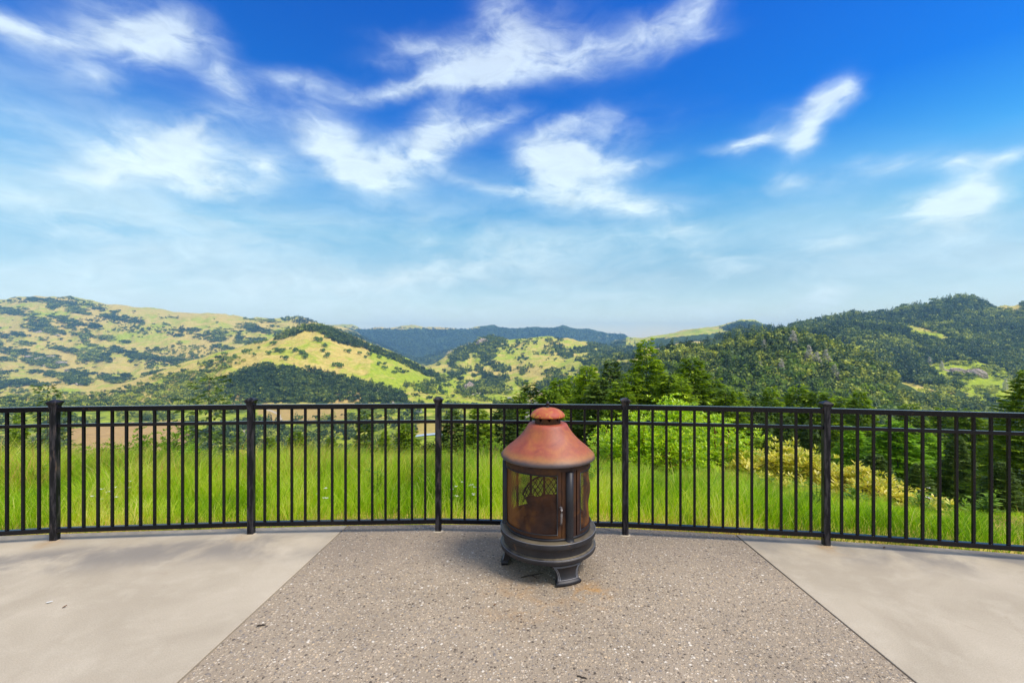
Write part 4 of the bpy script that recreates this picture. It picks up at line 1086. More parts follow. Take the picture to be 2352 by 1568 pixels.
scatter('valley', [(430, 965), (585, 968), (820, 955), (960, 965), (960, 1060), (440, 1060)], 700, 300, 1300, 0.5, 15, 11, 0.05, 0.16, patchy(60, 25, -0.2, 5))
scatter('valley', [(820, 930), (1250, 925), (1250, 962), (820, 957)], 260, 480, 1500, 0.4, 14, 11, 0.0, 0.14, patchy(40, 12, 0.0, 6))
scatter('valley', [(480, 928), (600, 925), (600, 935), (480, 960)], 60, 480, 1300, 0.3, 14, 11, 0.05)
scatter('left hills', [(-80, 690), (90, 686), (250, 706), (560, 732), (780, 752), (800, 790), (480, 840), (200, 900), (-80, 890)], 5200, 2300, 5600, 0.1, 17, 15, -0.04, 0.12, banded, 1.45)
scatter('left hills', [(330, 800), (480, 792), (560, 800), (500, 835), (330, 850)], 420, 2300, 5600, 0.2, 16, 13, -0.05, 0.1)
scatter('left hills', [(160, 735), (300, 728), (460, 760), (400, 775), (250, 765)], 300, 2300, 5600, 0.1, 16, 13, -0.12, 0.1, patchy(60, 8, 0.0, 9))
scatter('left hills', [(0, 690), (160, 684), (250, 704), (240, 712), (120, 694), (0, 698)], 260, 3500, 5600, 0.2, 16, 13, -0.1, 0.1)
scatter('left hills', [(640, 728), (690, 727), (735, 740), (700, 745), (650, 738)], 200, 3500, 5600, 0.5, 22, 15, -0.15, 0.1)
for z_ in ZE_WOOD: scatter('middle hill', z_, 700, 1300, 4600, 0.5, 18, 12, 0.02, 0.16, patchy(34, 13, -0.16, 91))
scatter('middle hill', [(1150, 775), (1290, 778), (1300, 850), (1220, 905), (1140, 905)], 480, 1300, 4600, 0.3, 15, 11, 0.0, 0.14, patchy(30, 14, 0.08, 12))
scatter('middle hill', [(880, 830), (1000, 860), (1060, 880), (1180, 885), (1180, 925), (960, 925)], 160, 1300, 4600, 0.2, 15, 11, 0.0, 0.14, patchy(40, 12, 0.15, 14))
scatter('far ridge', [(760, 745), (850, 751), (1130, 754), (1290, 755), (1440, 771), (1460, 800), (1200, 790), (1040, 800), (1000, 830), (880, 812), (800, 775)], 3800, 6200, 11000, 0.7, 30, 24, -0.22, 0.08, lambda px, py: (py > 756) | (px > 1100))
scatter('far grass ridge', [(1440, 772), (1500, 790), (1640, 775), (1700, 742), (1736, 742), (1800, 780), (1800, 830), (1440, 830)], 900, 3600, 6000, 0.4, 20, 14, -0.12, 0.1, lambda px, py: (py > 778) | (px > 1690))
scatter('far ridge', [(770, 770), (850, 780), (960, 818), (1075, 788), (1180, 806), (1330, 786), (1440, 795), (1440, 830), (900, 835)], 1500, 4200, 7300, 0.6, 22, 17, -0.12, 0.12, patchy(50, 14, -0.12, 81))
RT = [(1650, 752), (1700, 738), (1738, 741), (1800, 762), (1800, 780), (1690, 768)]
scatter('far grass ridge', RT, 500, 3600, 6000, 0.6, 22, 15, -0.12, 0.1)
scatter('slope', [(1180, 925), (1700, 905), (1980, 915), (1980, 1010), (1180, 1010)], 800, 100, 900, 0.75, 17, 11, 0.05, 0.15)
# the single oaks dotted on the golden hill and beyond, where the photo shows them
def cr3(cx, cy): return ((cx/2.352+800)*.784, (cy/2.352+880)*.784)
def cr2(cx, cy): return (cx/2.352*.784, (cy/2.352+820)*.784)
DOTS = [cr3(*q) for q in [(340,225),(405,252),(297,264),(325,278),(357,313),(345,348),(365,388),(150,348),(200,368),(228,388),(15,298),(30,352),(65,348),(90,408),(595,365),(525,358),(670,372),(735,397),(795,402),(730,442),(772,438),(640,397),(455,452),(425,452),(470,462),(830,500),(242,466),(765,470),(1020,602),(990,592),(1050,588),(1010,632),(1060,642),(985,615),(1035,620),(850,640),(1180,640),(1110,640),(1160,638)]]
DOTS += [cr2(*q) for q in [(1225,598),(970,570),(1745,518),(1850,513),(1900,493),(1945,493),(1460,570),(1510,555),(1760,435),(1800,430),(1880,445),(1785,473),(1700,495),(1620,535),(1580,545),(2220,365),(2260,395),(2180,408),(2205,420),(2240,455),(2230,493),(2255,525),(2030,493),(2080,503),(2105,535),(1410,575),(1545,515),(1715,440),(1830,420),(1610,545),(1680,505),(1070,650),(1150,590),(1400,690)]]
dp_ = np.array(DOTS)
Wd, okd = hit(dp_[:, 0], dp_[:, 1]+2, 1250)
for (x, y, z) in Wd:
    if y < 4000: FAR.append((1, x, y, z, RNG.uniform(11, 17), RNG.uniform(1.0, 1.35), np.clip(-0.05+RNG.normal(0, .08), -1, 1), 'golden hill'))
FAR_ = FAR
order = sorted(range(len(FAR_)), key=lambda i: -FAR_[i][4]/FAR_[i][2])
ZLAB = {
 'right': {0: 'dark conifer in the forest covering the big mountain', 1: 'rounded dark tree in the forest covering the big mountain'},
 'spur': {0: 'olive green conifer on the wooded spur below the big mountain', 1: 'olive green round tree on the wooded spur below the big mountain'},
 'slope': {0: 'green conifer on the steep slope below the fence rail', 1: 'green round tree on the steep slope below the fence rail'},
 'dark spur': {0: 'dark conifer in the shaded wood at the foot of the golden hill', 1: 'dark round tree in the shaded wood at the foot of the golden hill'},
 'crown': {0: 'dark conifer along the crest of the golden hill', 1: 'dark round tree along the crest of the golden hill'},
 'left slope': {0: 'conifer among bright oaks on the low slope before the golden hill', 1: 'bright round oak on the low slope before the golden hill'},
 'valley': {0: 'conifer on the valley floor seen through the fence', 1: 'round tree on the valley floor seen through the fence'},
 'left hills': {0: 'dark conifer on the wide pale grassy hills', 1: 'dark oak dotted on the wide pale grassy hills'},
 'middle hill': {0: 'dark conifer on the middle hill beyond the valley', 1: 'round oak on the middle hill beyond the valley'},
 'golden hill': {0: 'conifer on the golden hill', 1: 'round dark oak standing alone on the golden hill'},
 'far ridge': {0: 'conifer on the blue ridge', 1: 'tree on the blue ridge'}, 'far grass ridge': {0: 'conifer on the distant ridge', 1: 'tree on the distant ridge'}}
FAR_MESH = {}
mat_of = {0: ('fir', 'dark'), 1: ('oak', 'sun')}
for i, gg in enumerate(FP): FAR_MESH[(0, i)] = gg.mesh('conifer_tree', M['fir_dark']); FAR_MESH[(2, i)] = gg.mesh('conifer_tree', M['fir'])
for i, gg in enumerate(OP): FAR_MESH[(1, i)] = gg.mesh('oak_tree', M['oak']); FAR_MESH[(3, i)] = gg.mesh('oak_tree', M['oak_sun'])
count = {0: 50, 1: 0}; rest = []
for i in order:
    k, x, y, z, h, w, tone, zone = FAR_[i]
    solo = zone == 'golden hill'
    if count[k] < (300 if solo else 235):
        count[k] += 1
        mk = k + (2 if tone > 0.12 else 0)
        o = bpy.data.objects.new('conifer_tree' if k == 0 else 'oak_tree', FAR_MESH[(mk, int(RNG.integers(0, 5)))])
        o.location = (x, y, z); o.rotation_euler = (0, 0, RNG.uniform(0, 6.28)); o.scale = (h*w, h*w, h)
        tag(link(o), ZLAB[zone][k], 'tree', ('conifers ' if k == 0 else 'oaks ') + {'right': 'on the big mountain', 'spur': 'on the wooded spur', 'slope': 'on the slope below the rail', 'dark spur': 'in the shaded wood', 'crown': 'on the golden crest', 'left slope': 'on the low slope', 'valley': 'on the valley floor', 'left hills': 'on the pale hills', 'middle hill': 'on the middle hill', 'golden hill': 'alone on the golden hill', 'far ridge': 'on the blue ridge', 'far grass ridge': 'on the distant ridge'}[zone])
    else:
        rest.append(i)
def bulk(name, sel, protos, mat, label, cat):
    g = Geo()
    pick = RNG.integers(0, len(protos), len(sel))
    for p_ in range(len(protos)):
        ids = [s for s, q in zip(sel, pick) if q == p_]
        if not ids: continue
        A = np.array([(FAR_[i][1], FAR_[i][2], FAR_[i][3], FAR_[i][4], FAR_[i][5], FAR_[i][6]) for i in ids])
        V, Rv, Fs = protos[p_]
        th = RNG.uniform(0, 6.283, len(A)); ca, sa = np.cos(th), np.sin(th)
        sx = (A[:, 3]*A[:, 4])[:, None]; sz = A[:, 3][:, None]
        X = (V[None, :, 0]*ca[:, None]-V[None, :, 1]*sa[:, None])*sx + A[:, 0][:, None]
        Yv = (V[None, :, 0]*sa[:, None]+V[None, :, 1]*ca[:, None])*sx + A[:, 1][:, None]
        Zv = V[None, :, 2]*sz + A[:, 2][:, None]
        rn = np.clip(Rv[None, :] + A[:, 5][:, None], 0, 1)
        n0 = g.n; nv = len(V)
        g.v.append(np.stack([X, Yv, Zv], -1).reshape(-1, 3)); g.r.append(rn.ravel())
        off = (np.arange(len(A))*nv)[:, None, None] + n0
        for f_ in Fs: g.f.append((f_[None] + off).reshape(-1, f_.shape[1]))
        g.n += nv*len(A)
    o = g.build(name, mat)
    return tag(o, label, cat, None, 'stuff')
bulk('conifer_forest', [i for i in rest if FAR_[i][0] == 0], FPa, M['forest'], 'dark conifer forest massed over the distant hills and mountain', 'forest')
bulk('oak_woodland', [i for i in rest if FAR_[i][0] == 1], OPa, M['forest'], 'rounded oak woodland scattered over the distant hills', 'woodland')

# pale dead trees on the wooded spur
dead_me = {}
g = conifer_mesh(160, 20, 4.6, 0.9, 0.1, 0.1, 0.9, 0.8, 0.4); dead_c = g.mesh('crown', M['grey_twigs'])
M['grey_twigs'].node_tree.nodes
dead_t = trunk_geo(12, 20, 0.28, 20, 4).mesh('trunk', M['dead_bark'], True)
for i, (x, y, lab) in enumerate([(1822, 785, 'uppermost pale grey dead tree on the wooded spur'), (1858, 822, 'pale dead tree in the middle of the wooded spur'), (1876, 842, 'ghostly white dead tree beside its twin on the spur'), (1897, 832, 'tall pale dead tree on the lower right of the spur'), (1755, 795, 'small grey dead tree on the left of the spur'), (2163, 838, 'white dead tree by the rocky clearing'), (2135, 828, 'greyish dead tree left of the rocky clearing'), (1745, 848, 'bare dead snag low on the spur'), (1916, 868, 'grey dead tree at the foot of the spur'), (2310, 880, 'bleached dead tree right of the rock'), (1795, 845, 'leaning grey snag on the spur face')]):
    W_, ok_ = hit(np.array([float(x)]), np.array([float(y+16)]), 400 if x < 2000 else 950)
    e = empty('dead_tree', tuple(W_[0]), i*1.3)
    hh = 30.0 if i not in (4, 7, 10) else 21.0
    e.scale = (hh/20*1.1, hh/20*1.1, hh/20)
    tag(e, lab, 'dead tree')
    link(bpy.data.objects.new('trunk', dead_t), e); link(bpy.data.objects.new('crown', dead_c), e)

# ------------------------------------------------------------------ rocks, river, valley houses
def rock(px, py, Ymin, sx, sz, seed, lab, n=22):
    W_, _ = hit(np.array([float(px)]), np.array([float(py)]), Ymin)
    x, y, z = W_[0]; k = y/F
    g = Geo(); vs, ff = [], []
    for i in range(n+1):
        for j in range(n*2):
            ph = math.pi*i/n; t_ = 2*math.pi*j/(n*2)
            vs.append((math.sin(ph)*math.cos(t_), math.sin(ph)*math.sin(t_), math.cos(ph)))
    vs = np.array(vs)
    d = 1 + 0.42*fbm(vs[:, 0]*1.7+vs[:, 2]*2.1+seed, vs[:, 1]*1.7-vs[:, 2]*1.3+seed*2, seed, 4) + 0.10*(1-2*np.abs(fbm(vs[:, 0]*5+vs[:, 2]*4, vs[:, 1]*5+seed, seed+3, 3)))
    vs = vs*d[:, None]*np.array([sx*k/2, sx*k/2.6, sz*k/1.6])
    m = n*2
    for i in range(n):
        for j in range(m): ff.append((i*m+j, (i+1)*m+j, (i+1)*m+(j+1) % m, i*m+(j+1) % m))
    g.add(vs, ff); o = g.build('rock_outcrop', M['rock'], None, False, False); o.location = (x, y, z-sz*k*0.16)
    tag(o, lab, 'rock')
rock(2240, 858, 950, 44, 26, 1, 'tan rocky outcrop on the sunny clearing below the mountain')
rock(2195, 858, 950, 40, 16, 2, 'low pale rock slab left of the tan outcrop')
rock(1078, 893, 1300, 24, 26, 3, 'bare pale cliff in the trees at the middle of the valley')
rock(1108, 785, 2600, 26, 14, 4, 'grey rocks on the wooded shoulder of the middle hill')
rock(2112, 826, 1100, 14, 10, 8, 'small grey rock among trees on the mountain flank')
for i, (x, y, s_) in enumerate([(70, 820, 20), (92, 826, 22), (120, 822, 26), (140, 836, 26), (110, 842, 22), (160, 850, 18), (90, 763, 16), (130, 768, 12)]):
    rock(x, y, 2300, s_, s_*0.42, 10+i, ['grey boulder field patch at the left end of the pale hills', 'grey crag in the rocky patch beside the first one', 'broad grey crag in the centre of the rocky patch', 'low grey crag at the lower right of the rocky patch', 'small crag under the broad one in the rocky patch', 'outlying crag at the tail of the rocky patch', 'grey rocks among oaks higher up the pale hills', 'small grey rock high on the pale hills'][i], 14)
rock(1236, 905, 1300, 34, 12, 30, 'pale quarry bank beside the narrow conifer tip')
rock(180, 884, 1500, 26, 9, 31, 'white bare bank at the foot of the pale hills')
rock(30, 1032, 480, 80, 26, 32, 'pale gravel bank seen through the fence at the far left')
g = Geo()
cl = [(955, 1002), (975, 1000), (1000, 999), (1020, 1000)]
W_, _ = hit(np.array([c_[0] for c_ in cl], float), np.array([c_[1] for c_ in cl], float), 480)
vs, ff = [], []
for i, (x, y, z) in enumerate(W_):
    vs += [(x, y-9, W_[:, 2].max()+1.2), (x, y+9, W_[:, 2].max()+1.2)]
for i in range(len(W_)-1): ff.append((2*i, 2*i+2, 2*i+3, 2*i+1))
g.add(vs, ff); tag(g.build('river', M['water'], None, False, False), kind='structure')
def house(px, py, w, rz, lab):
    W_, _ = hit(np.array([float(px)]), np.array([float(py)]), 480)
    x, y, z = W_[0]
    e = tag(empty('valley_house', (x, y, z), rz), lab, 'house')
    g = Geo(); box(g, (0, 0, 2.0), (w, 8, 5.0)); g.build('wall', M['white_wall'], e, False, False)
    g = Geo(); h = w/2+0.5
    g.add([(-h, -4.6, 4.52), (h, -4.6, 4.52), (h, 4.6, 4.52), (-h, 4.6, 4.52), (-h, 0, 6.6), (h, 0, 6.6)], [(0, 1, 5, 4), (3, 4, 5, 2), (0, 4, 3), (1, 2, 5), (0, 3, 2, 1)])
    g.build('roof', M['roof'], e, False, False)
for a_ in [(861, 937, 16, 0.1, 'longest white farm building among valley trees left of the middle post'), (893, 938, 10, 0.5, 'middle one of three small white houses on the valley floor'), (908, 940, 11, -0.3, 'white house with grey roof beside the middle house of the valley'), (962, 946, 14, 0.2, 'pale house among dark trees just left of the middle fence post'), (912, 1010, 12, 0.3, 'white house near the river half hidden by grass tips'), (1170, 917, 12, 0.1, 'small tan house below the quarry bank')]:
    house(*a_)

# ------------------------------------------------------------------ meadow behind the fence
def meadow(n, hlo, hhi, mat, name, label, y0, y1, dens_key, wlo=0.0025, whi=0.006, segs=3, tall=True, lean=0.5, seedtone=0.45):
    r = np.random.default_rng(77+n)
    Y = np.exp(r.uniform(math.log(y0), math.log(y1), n*2)); t_ = r.uniform(-1.32, 1.32, n*2); X = t_*Y
    ey = np.interp(X, [e[0] for e in EDGE], [e[1] for e in EDGE])
    my = np.interp(X/Y*F+CX, [m[0] for m in MEADOW], [m[1] for m in MEADOW])
    off = Y - ey
    m = (off > 0.02) & (Y < my + 1.6) & dens_key(X, Y, off, r)
    X, Y, off = X[m][:n], Y[m][:n], off[m][:n]
    k = len(X)
    Zb = ground_z(X, Y) - 0.02
    cl = vnoise(X*1.3, Y*1.3, 5)
    clump = 0.60 + 0.80*vnoise(X*2.6, Y*2.6, 55)
    grow = (0.14 + 0.86*np.clip((off-0.05)/2.3, 0, 1)) if tall else np.ones(k)
    h = (hlo + (hhi-hlo)*r.random(k))*grow*(0.65+0.6*cl)*(clump if tall else 1.0)
    if tall:
        px_ = X/Y*F+CX
        ty = np.interp(px_, [-400, 300, 1000, 1300, 1450, 1700, 1900, 2100, 2352, 2800], [1040, 1034, 1042, 1074, 1092, 1116, 1158, 1192, 1216, 1225]) - hhi*18
        cap = np.maximum(PZ(ty + 26*(vnoise(px_/45., Y*0.3, 31)*2-1) + 15*(vnoise(px_/13., Y*0.8, 32)*2-1), Y) - Zb, 0.06)
        h = np.minimum(h, cap*(1.10-0.5*r.random(k)**2.0 + 0.55*(r.random(k) < 0.10)*r.random(k)))
    ph = r.uniform(0, 6.283, k); wind = 0.5
    bx = np.cos(ph)*lean*r.uniform(0.3, 1.3, k)*h + 0.10*h; by = np.sin(ph)*lean*r.uniform(0.3, 1.3, k)*h
    wd = r.uniform(wlo, whi, k)*(0.8+0.12*Y)
    fa = r.uniform(0, 6.283, k); sx, sy = np.cos(fa)*wd/2, np.sin(fa)*wd/2
    lv = np.linspace(0, 1, segs+1)
    cols = []
    for q in lv:
        c = np.stack([X + bx*q**1.8, Y + by*q**1.8, Zb + h*(q - 0.18*q**3)], -1)
        s = np.stack([sx, sy, np.zeros(k)], -1)*(1-q**1.6)*1.0
        cols.append((c-s, c+s))
    # last ring collapses to the tip
    V = np.stack([v for a in cols[:-1] for v in a] + [cols[-1][0]], 1).reshape(-1, 3)
    nv = 2*segs+1; base = (np.arange(k)*nv)[:, None]
    tone = np.clip(seedtone + 0.75*(vnoise(X*1.1+7, Y*0.8, 9)-0.5) + 0.3*(vnoise(X*3.1+7, Y*2.2, 10)-0.5) + r.normal(0, 0.24, k), 0, 0.94)
    tone = np.clip(tone - 0.34*np.clip((vnoise(X*2.6, Y*2.6, 55)-0.5)*-3, 0, 1), 0, 1) if tall else tone
    tone = np.clip(tone + 0.42*np.clip((vnoise(X*1.9+3, Y*1.4, 71)-0.58)*5, 0, 1)*r.random(k), 0, 0.97)
    tone = np.where(r.random(k) < 0.07, r.uniform(0.9, 1, k), tone)
    if tall: tone = np.where(off < 0.35, np.clip(tone+0.35*(1-off/0.35)*r.random(k), 0, 1), tone)
    g = Geo()
    g.v.append(V); g.r.append(np.repeat(tone, nv)); g.n = len(V)
    for s in range(segs-1): g.f.append(base + np.array([[2*s, 2*s+1, 2*s+3, 2*s+2]]))
    g.f.append(base + np.array([[2*segs-2, 2*segs-1, 2*segs]]))
    o = g.build(name, mat); tag(o, label, 'grass', None, 'stuff')
meadow(230000, 0.55, 1.02, M['grass'], 'meadow_grass', 'tall lush green grass filling the meadow beyond the fence', 3.3, 14, lambda X, Y, o, r: r.random(len(X)) < np.clip((o-0.10)*1.3, 0, 1))
meadow(30000, 0.85, 1.35, M['dry_grass'], 'seeding_grass', 'taller straw coloured seeding grass stems in the meadow', 4.5, 13, lambda X, Y, o, r: (o > 1.3) & (r.random(len(X)) < 0.8), 0.003, 0.006, 3, True, 0.28, 0.6)
meadow(42000, 0.04, 0.13, M['dry_grass'], 'edge_grass', 'short dry yellowish grass fringing the slab edge', 2.4, 4.9, lambda X, Y, o, r: o < 0.6*r.random(len(X))**0.5, 0.003, 0.006, 2, False, 0.7, 0.45)

def fern_mesh(seed):
    r = np.random.default_rng(seed); g = Geo(); P, D, N, L, W, C = [], [], [], [], [], []
    for k in range(7):
        a = r.uniform(0, 6.28); l = r.uniform(0.55, 0.85); d = np.array([math.cos(a), math.sin(a), 0]); lat = np.array([-d[1], d[0], 0])
        sp = [np.array([0, 0, 0])+d*l*0.55*q**1.4+np.array([0, 0, l*(1.05*q-0.42*q*q)]) for q in np.linspace(0, 1, 16)]
        tube(g, sp, [0.005*(1-q*0.9) for q in np.linspace(0, 1, 16)], 4, 0.3, False)
        for i in range(3, 16):
            q = i/15; pl = 0.24*l*(1-q)**0.8*1.5+0.015
            for s in (-1, 1):
                tip = d*0.35+lat*s+np.array([0, 0, -0.15])
                tip /= np.linalg.norm(tip)
                for m_ in range(5):
                    b = sp[i]+tip*pl*m_/5
                    P.append(b); D.append(tip*0.7+d*0.6*(1 if m_ % 2 else -1)); N.append((r.normal(0, .3), r.normal(0, .3), 1)); L.append(pl*0.30*(1-m_/8)+0.008); W.append(pl*0.13+0.006); C.append(np.clip(0.5+r.normal(0, .2), 0, 1))
    cards(g, P, D, N, L, W, C); return g.mesh('bracken_fern', M['fern'])
ferns = [fern_mesh(i) for i in range(3)]
FERN = [(800, 1078, 8.2, 'bracken fern left of the middle post, beside the pointed conifer'), (838, 1082, 8.6, 'bracken fern just right of the one below the pointed conifer'), (985, 1058, 8.4, 'tall bracken fern immediately left of the middle post'), (1030, 1066, 8.0, 'bracken fern immediately right of the middle post'), (1062, 1074, 7.4, 'bracken fern between middle post and fire pot'), (1128, 1090, 6.6, 'bracken fern touching the left side of the fire pot hood'), (1098, 1100, 6.8, 'low bracken fern left of the fire pot'), (1470, 1098, 6.6, 'bracken fern right of the fire pot under the lime shrub'), (1530, 1104, 6.4, 'bracken fern beneath the middle of the lime shrub'), (340, 1040, 8.8, 'bracken fern at the grass top in the left bay'), (395, 1046, 8.6, 'second bracken fern at the grass top in the left bay'), (60, 1085, 7.6, 'bracken fern in the leftmost bay'), (20, 1110, 7.0, 'bracken fern at the very left frame edge'), (1620, 1110, 6.4, 'bracken fern at the right foot of the lime shrub')]
for i, (x, y, Y, lab) in enumerate(FERN):
    X = PX(x, Y); zb = float(ground_z(X, Y)); top = PZ(y-34, Y)
    o = link(bpy.data.objects.new('bracken_fern', ferns[i % 3])); o.location = (X, Y, zb)
    s = max(0.7, (top-zb)/0.62); s = min(s, 2.3); o.scale = (min(s, 1.6),)*2 + (s,); o.rotation_euler.z = i*1.1
    tag(o, lab, 'fern')

def weed_mesh(seed):
    r = np.random.default_rng(seed); g = Geo(); P, D, N, C, L = [], [], [], [], []
    for k in range(6):
        a = r.uniform(0, 6.28); h = r.uniform(0.3, 0.62); tp = np.array([math.cos(a)*0.16*r.random(), math.sin(a)*0.16*r.random(), h])
        tube(g, [(0, 0, -0.03), tp*0.5+np.array([0.01, 0, 0.02]), tp], [0.005, 0.004, 0.002], 4, 0.3, False)
        for j in range(16):
            q = r.uniform(0.15, 1); b = r.uniform(0, 6.28)
            P.append(tp*q); D.append((math.cos(b), math.sin(b), r.uniform(-0.1, 0.9))); N.append((r.normal(0, .4), r.normal(0, .4), 1)); L.append(r.uniform(0.06, 0.14)*(1.2-0.6*q)); C.append(np.clip(0.5+r.normal(0, .22), 0, 1))
    L = np.array(L); cards(g, P, D, N, L, L*0.36, C, 0.45); return g.mesh('meadow_weed', M['bush_leaf'])
weeds = [weed_mesh(i) for i in range(4)]
rw_ = np.random.default_rng(91)
for i in range(46):
    x = rw_.uniform(-40, 2400); t_ = (x-CX)/F
    Y = rw_.uniform(4.6, 8.5 if x < 1700 else 6.4); X = t_*Y
    if Y - edge_y(float(np.clip(X, -7, 7))) < 0.45: continue
    o = link(bpy.data.objects.new('meadow_weed', weeds[i % 4])); o.location = (X, Y, float(ground_z(X, Y))); o.rotation_euler.z = i*0.9
    q = min(rw_.uniform(0.8, 1.4), max(0.5, (PZ(1075 if x < 1400 else 1075+(x-1400)*0.12, Y)-float(ground_z(X, Y)))/0.55)); o.scale = (1.1, 1.1, q)
    tag(o, 'broad leaved green weed among the tall meadow grass', 'weed', 'weeds among the meadow grass')

def shrub(name, px, Y, top_y, width, label, leaf, stem, n, ll, lw, cat='shrub', rosette=True, seed=1, bottom=None, lobes=16, gap=0.0):
    r = np.random.default_rng(seed)
    X = PX(px, Y); zb = float(ground_z(X, Y)) if bottom is None else PZ(bottom, Y); H = PZ(top_y, Y) - zb
    e = tag(empty(name, (X, Y, zb)), label, cat)
    gs = Geo(); P, D, N, C, LL = [], [], [], [], []
    tips = []
    for k in range(lobes):
        a = r.uniform(0, 6.283); q = r.random()**0.5; hgt = H*(1-0.62*q**2.2)*r.uniform(0.72, 0.98)
        tip = np.array([math.cos(a)*q*width/2, math.sin(a)*q*width/2.4, hgt])
        p0_ = np.array([math.cos(a)*0.06*width, math.sin(a)*0.06*width, -0.1])
        mid_ = p0_*0.5+tip*0.5+np.array([r.normal(0, .05)*width, 0, 0.05*H])
        tube(gs, [p0_, mid_, tip], [0.022, 0.016, 0.006], 6)
        tips.append((tip, mid_))
        for j in range(4):
            t2 = mid_*(1-j/4)+tip*(j/4)+np.array([r.normal(0, .16)*width, r.normal(0, .14)*width, r.normal(0, .10)*H])
            t2[2] = min(max(t2[2], 0.04*H), H*0.99)
            tube(gs, [mid_*(1-j/5)+tip*(j/5), t2], [0.009, 0.003], 5)
            tips.append((t2, mid_))
    per = n // len(tips)
    for tip, mid_ in tips:
        m = int(per*r.uniform(0.5, 1.5)); sg = np.array([0.13*width, 0.12*width, 0.10*H])*0.62
        c = tip + r.normal(0, 1, (m//6+1, 3))*sg
        c[:, 2] = np.clip(c[:, 2], 0.02*H, H*1.0)
        ct = np.clip(0.45+r.normal(0, .2, len(c)), 0, 1)
        for cc, tn in zip(c, ct):
            a = r.uniform(0, 6.283)+np.arange(6)*1.047+r.normal(0, .2, 6)
            el = r.uniform(0.05, 0.9, 6)
            d = np.stack([np.cos(a)*np.cos(el), np.sin(a)*np.cos(el), np.sin(el)], -1)
            d += (cc-np.array([0, 0, H*0.4]))*0.25/np.linalg.norm(cc-np.array([0, 0, H*0.4])+1e-6)
            P.append(np.repeat(cc[None], 6, 0)+d*0.01); D.append(d); N.append(np.stack([-d[:, 0]*.7, -d[:, 1]*.7, np.ones(6)], -1)+r.normal(0, .3, (6, 3)))
            C.append(np.clip(tn+r.normal(0, .14, 6), 0, 1)); LL.append(ll*r.uniform(0.7, 1.25, 6))
    gl = Geo(); LL = np.concatenate(LL)
    cards(gl, np.concatenate(P), np.concatenate(D), np.concatenate(N), LL, LL*lw/ll, np.concatenate(C), 0.55)
    gs.build('stems', stem, e, True)
    gl.build('foliage', leaf, e)
    return e
shrub('lime_shrub', 1500, 8.2, 908, 1.9, 'large lime green shrub with reddish stems behind the fence right of the fire pot', M['lime_leaf'], M['red_bark'], 32000, 0.058, 0.026, seed=3, lobes=20)
shrub('lime_shrub', 1635, 8.6, 955, 1.5, 'smaller lime green shrub joined to the right side of the large one', M['lime_leaf'], M['red_bark'], 15000, 0.058, 0.026, seed=4)
shrub('lime_shrub', 1408, 8.8, 955, 1.0, 'narrow lime green shrub joined to the left side of the large one', M['lime_leaf'], M['red_bark'], 7000, 0.058, 0.026, seed=14)
shrub('cream_shrub', 1790, 7.6, 1010, 1.6, 'cream and yellow leaved shrub right of the lime shrub', M['cream_leaf'], M['bark'], 13000, 0.085, 0.030, seed=5)
shrub('cream_shrub', 1862, 7.4, 1042, 1.1, 'lower cream leaved shrub against the rust streaked fence post', M['cream_leaf'], M['bark'], 6000, 0.08, 0.028, seed=6)
shrub('cream_shrub', 1958, 6.9, 1066, 0.95, 'cream leaved shrub just right of the rust streaked fence post', M['cream_leaf'], M['bark'], 5000, 0.075, 0.026, seed=7)
shrub('cream_shrub', 2050, 6.6, 1102, 1.1, 'trailing pale cream shrub in the right hand bay', M['cream_leaf'], M['bark'], 5000, 0.07, 0.026, seed=8)
shrub('cream_shrub', 1720, 7.2, 1075, 0.9, 'low faded cream shrub at the foot of the lime shrub', M['cream_leaf'], M['bark'], 3500, 0.07, 0.026, seed=9)
shrub('cream_shrub', 1905, 6.9, 1098, 0.7, 'small cream shrub directly behind the rust streaked post', M['cream_leaf'], M['bark'], 2200, 0.075, 0.024, seed=21)
shrub('cream_shrub', 2005, 6.5, 1098, 0.85, 'yellowish cream shrub between the two trailing ones in the right hand bay', M['cream_leaf'], M['bark'], 2800, 0.075, 0.024, seed=22)
shrub('cream_shrub', 2105, 6.2, 1138, 0.75, 'low yellowish shrub furthest down the slope in the right hand bay', M['cream_leaf'], M['bark'], 2200, 0.07, 0.022, seed=23)
shrub('cream_shrub', 1815, 6.6, 1098, 0.9, 'low yellow shrub in front of the big cream one', M['cream_leaf'], M['bark'], 2600, 0.07, 0.022, seed=24)
shrub('leafy_bush', 1620, 7.2, 1072, 0.9, 'fresh green weedy bush before the lime shrubs', M['bush_leaf'], M['bark'], 3000, 0.06, 0.02, seed=25)
shrub('round_bush', 1118, 8.8, 1000, 0.8, 'round fine leaved green bush left of the fire pot hood', M['bush_leaf'], M['bark'], 5200, 0.05, 0.016, seed=10)
shrub('round_bush', 885, 9.4, 1040, 0.9, 'yellowish bush at the grass top below the small conifer', M['cream_leaf'], M['bark'], 1500, 0.05, 0.018, seed=11)
shrub('round_bush', 955, 9.0, 1046, 0.6, 'pale flowering bush left of the middle post', M['cream_leaf'], M['bark'], 900, 0.05, 0.02, seed=12)
shrub('leafy_bush', 360, 10.8, 985, 1.6, 'leafy green bush at the grass top before the reddish field', M['bush_leaf'], M['bark'], 5200, 0.085, 0.03, seed=13)
shrub('leafy_bush', 265, 10.6, 1008, 1.3, 'lower leafy green bush left of the taller one before the reddish field', M['bush_leaf'], M['bark'], 3600, 0.085, 0.03, seed=15)
shrub('leafy_bush', 2200, 6.6, 1150, 0.8, 'yellow green weedy bush in the right hand bay', M['bush_leaf'], M['bark'], 2200, 0.07, 0.022, seed=16)
shrub('leafy_bush', 450, 10.6, 1015, 1.1, 'small leafy bush right of the taller one before the reddish field', M['bush_leaf'], M['bark'], 2600, 0.08, 0.03, seed=17)

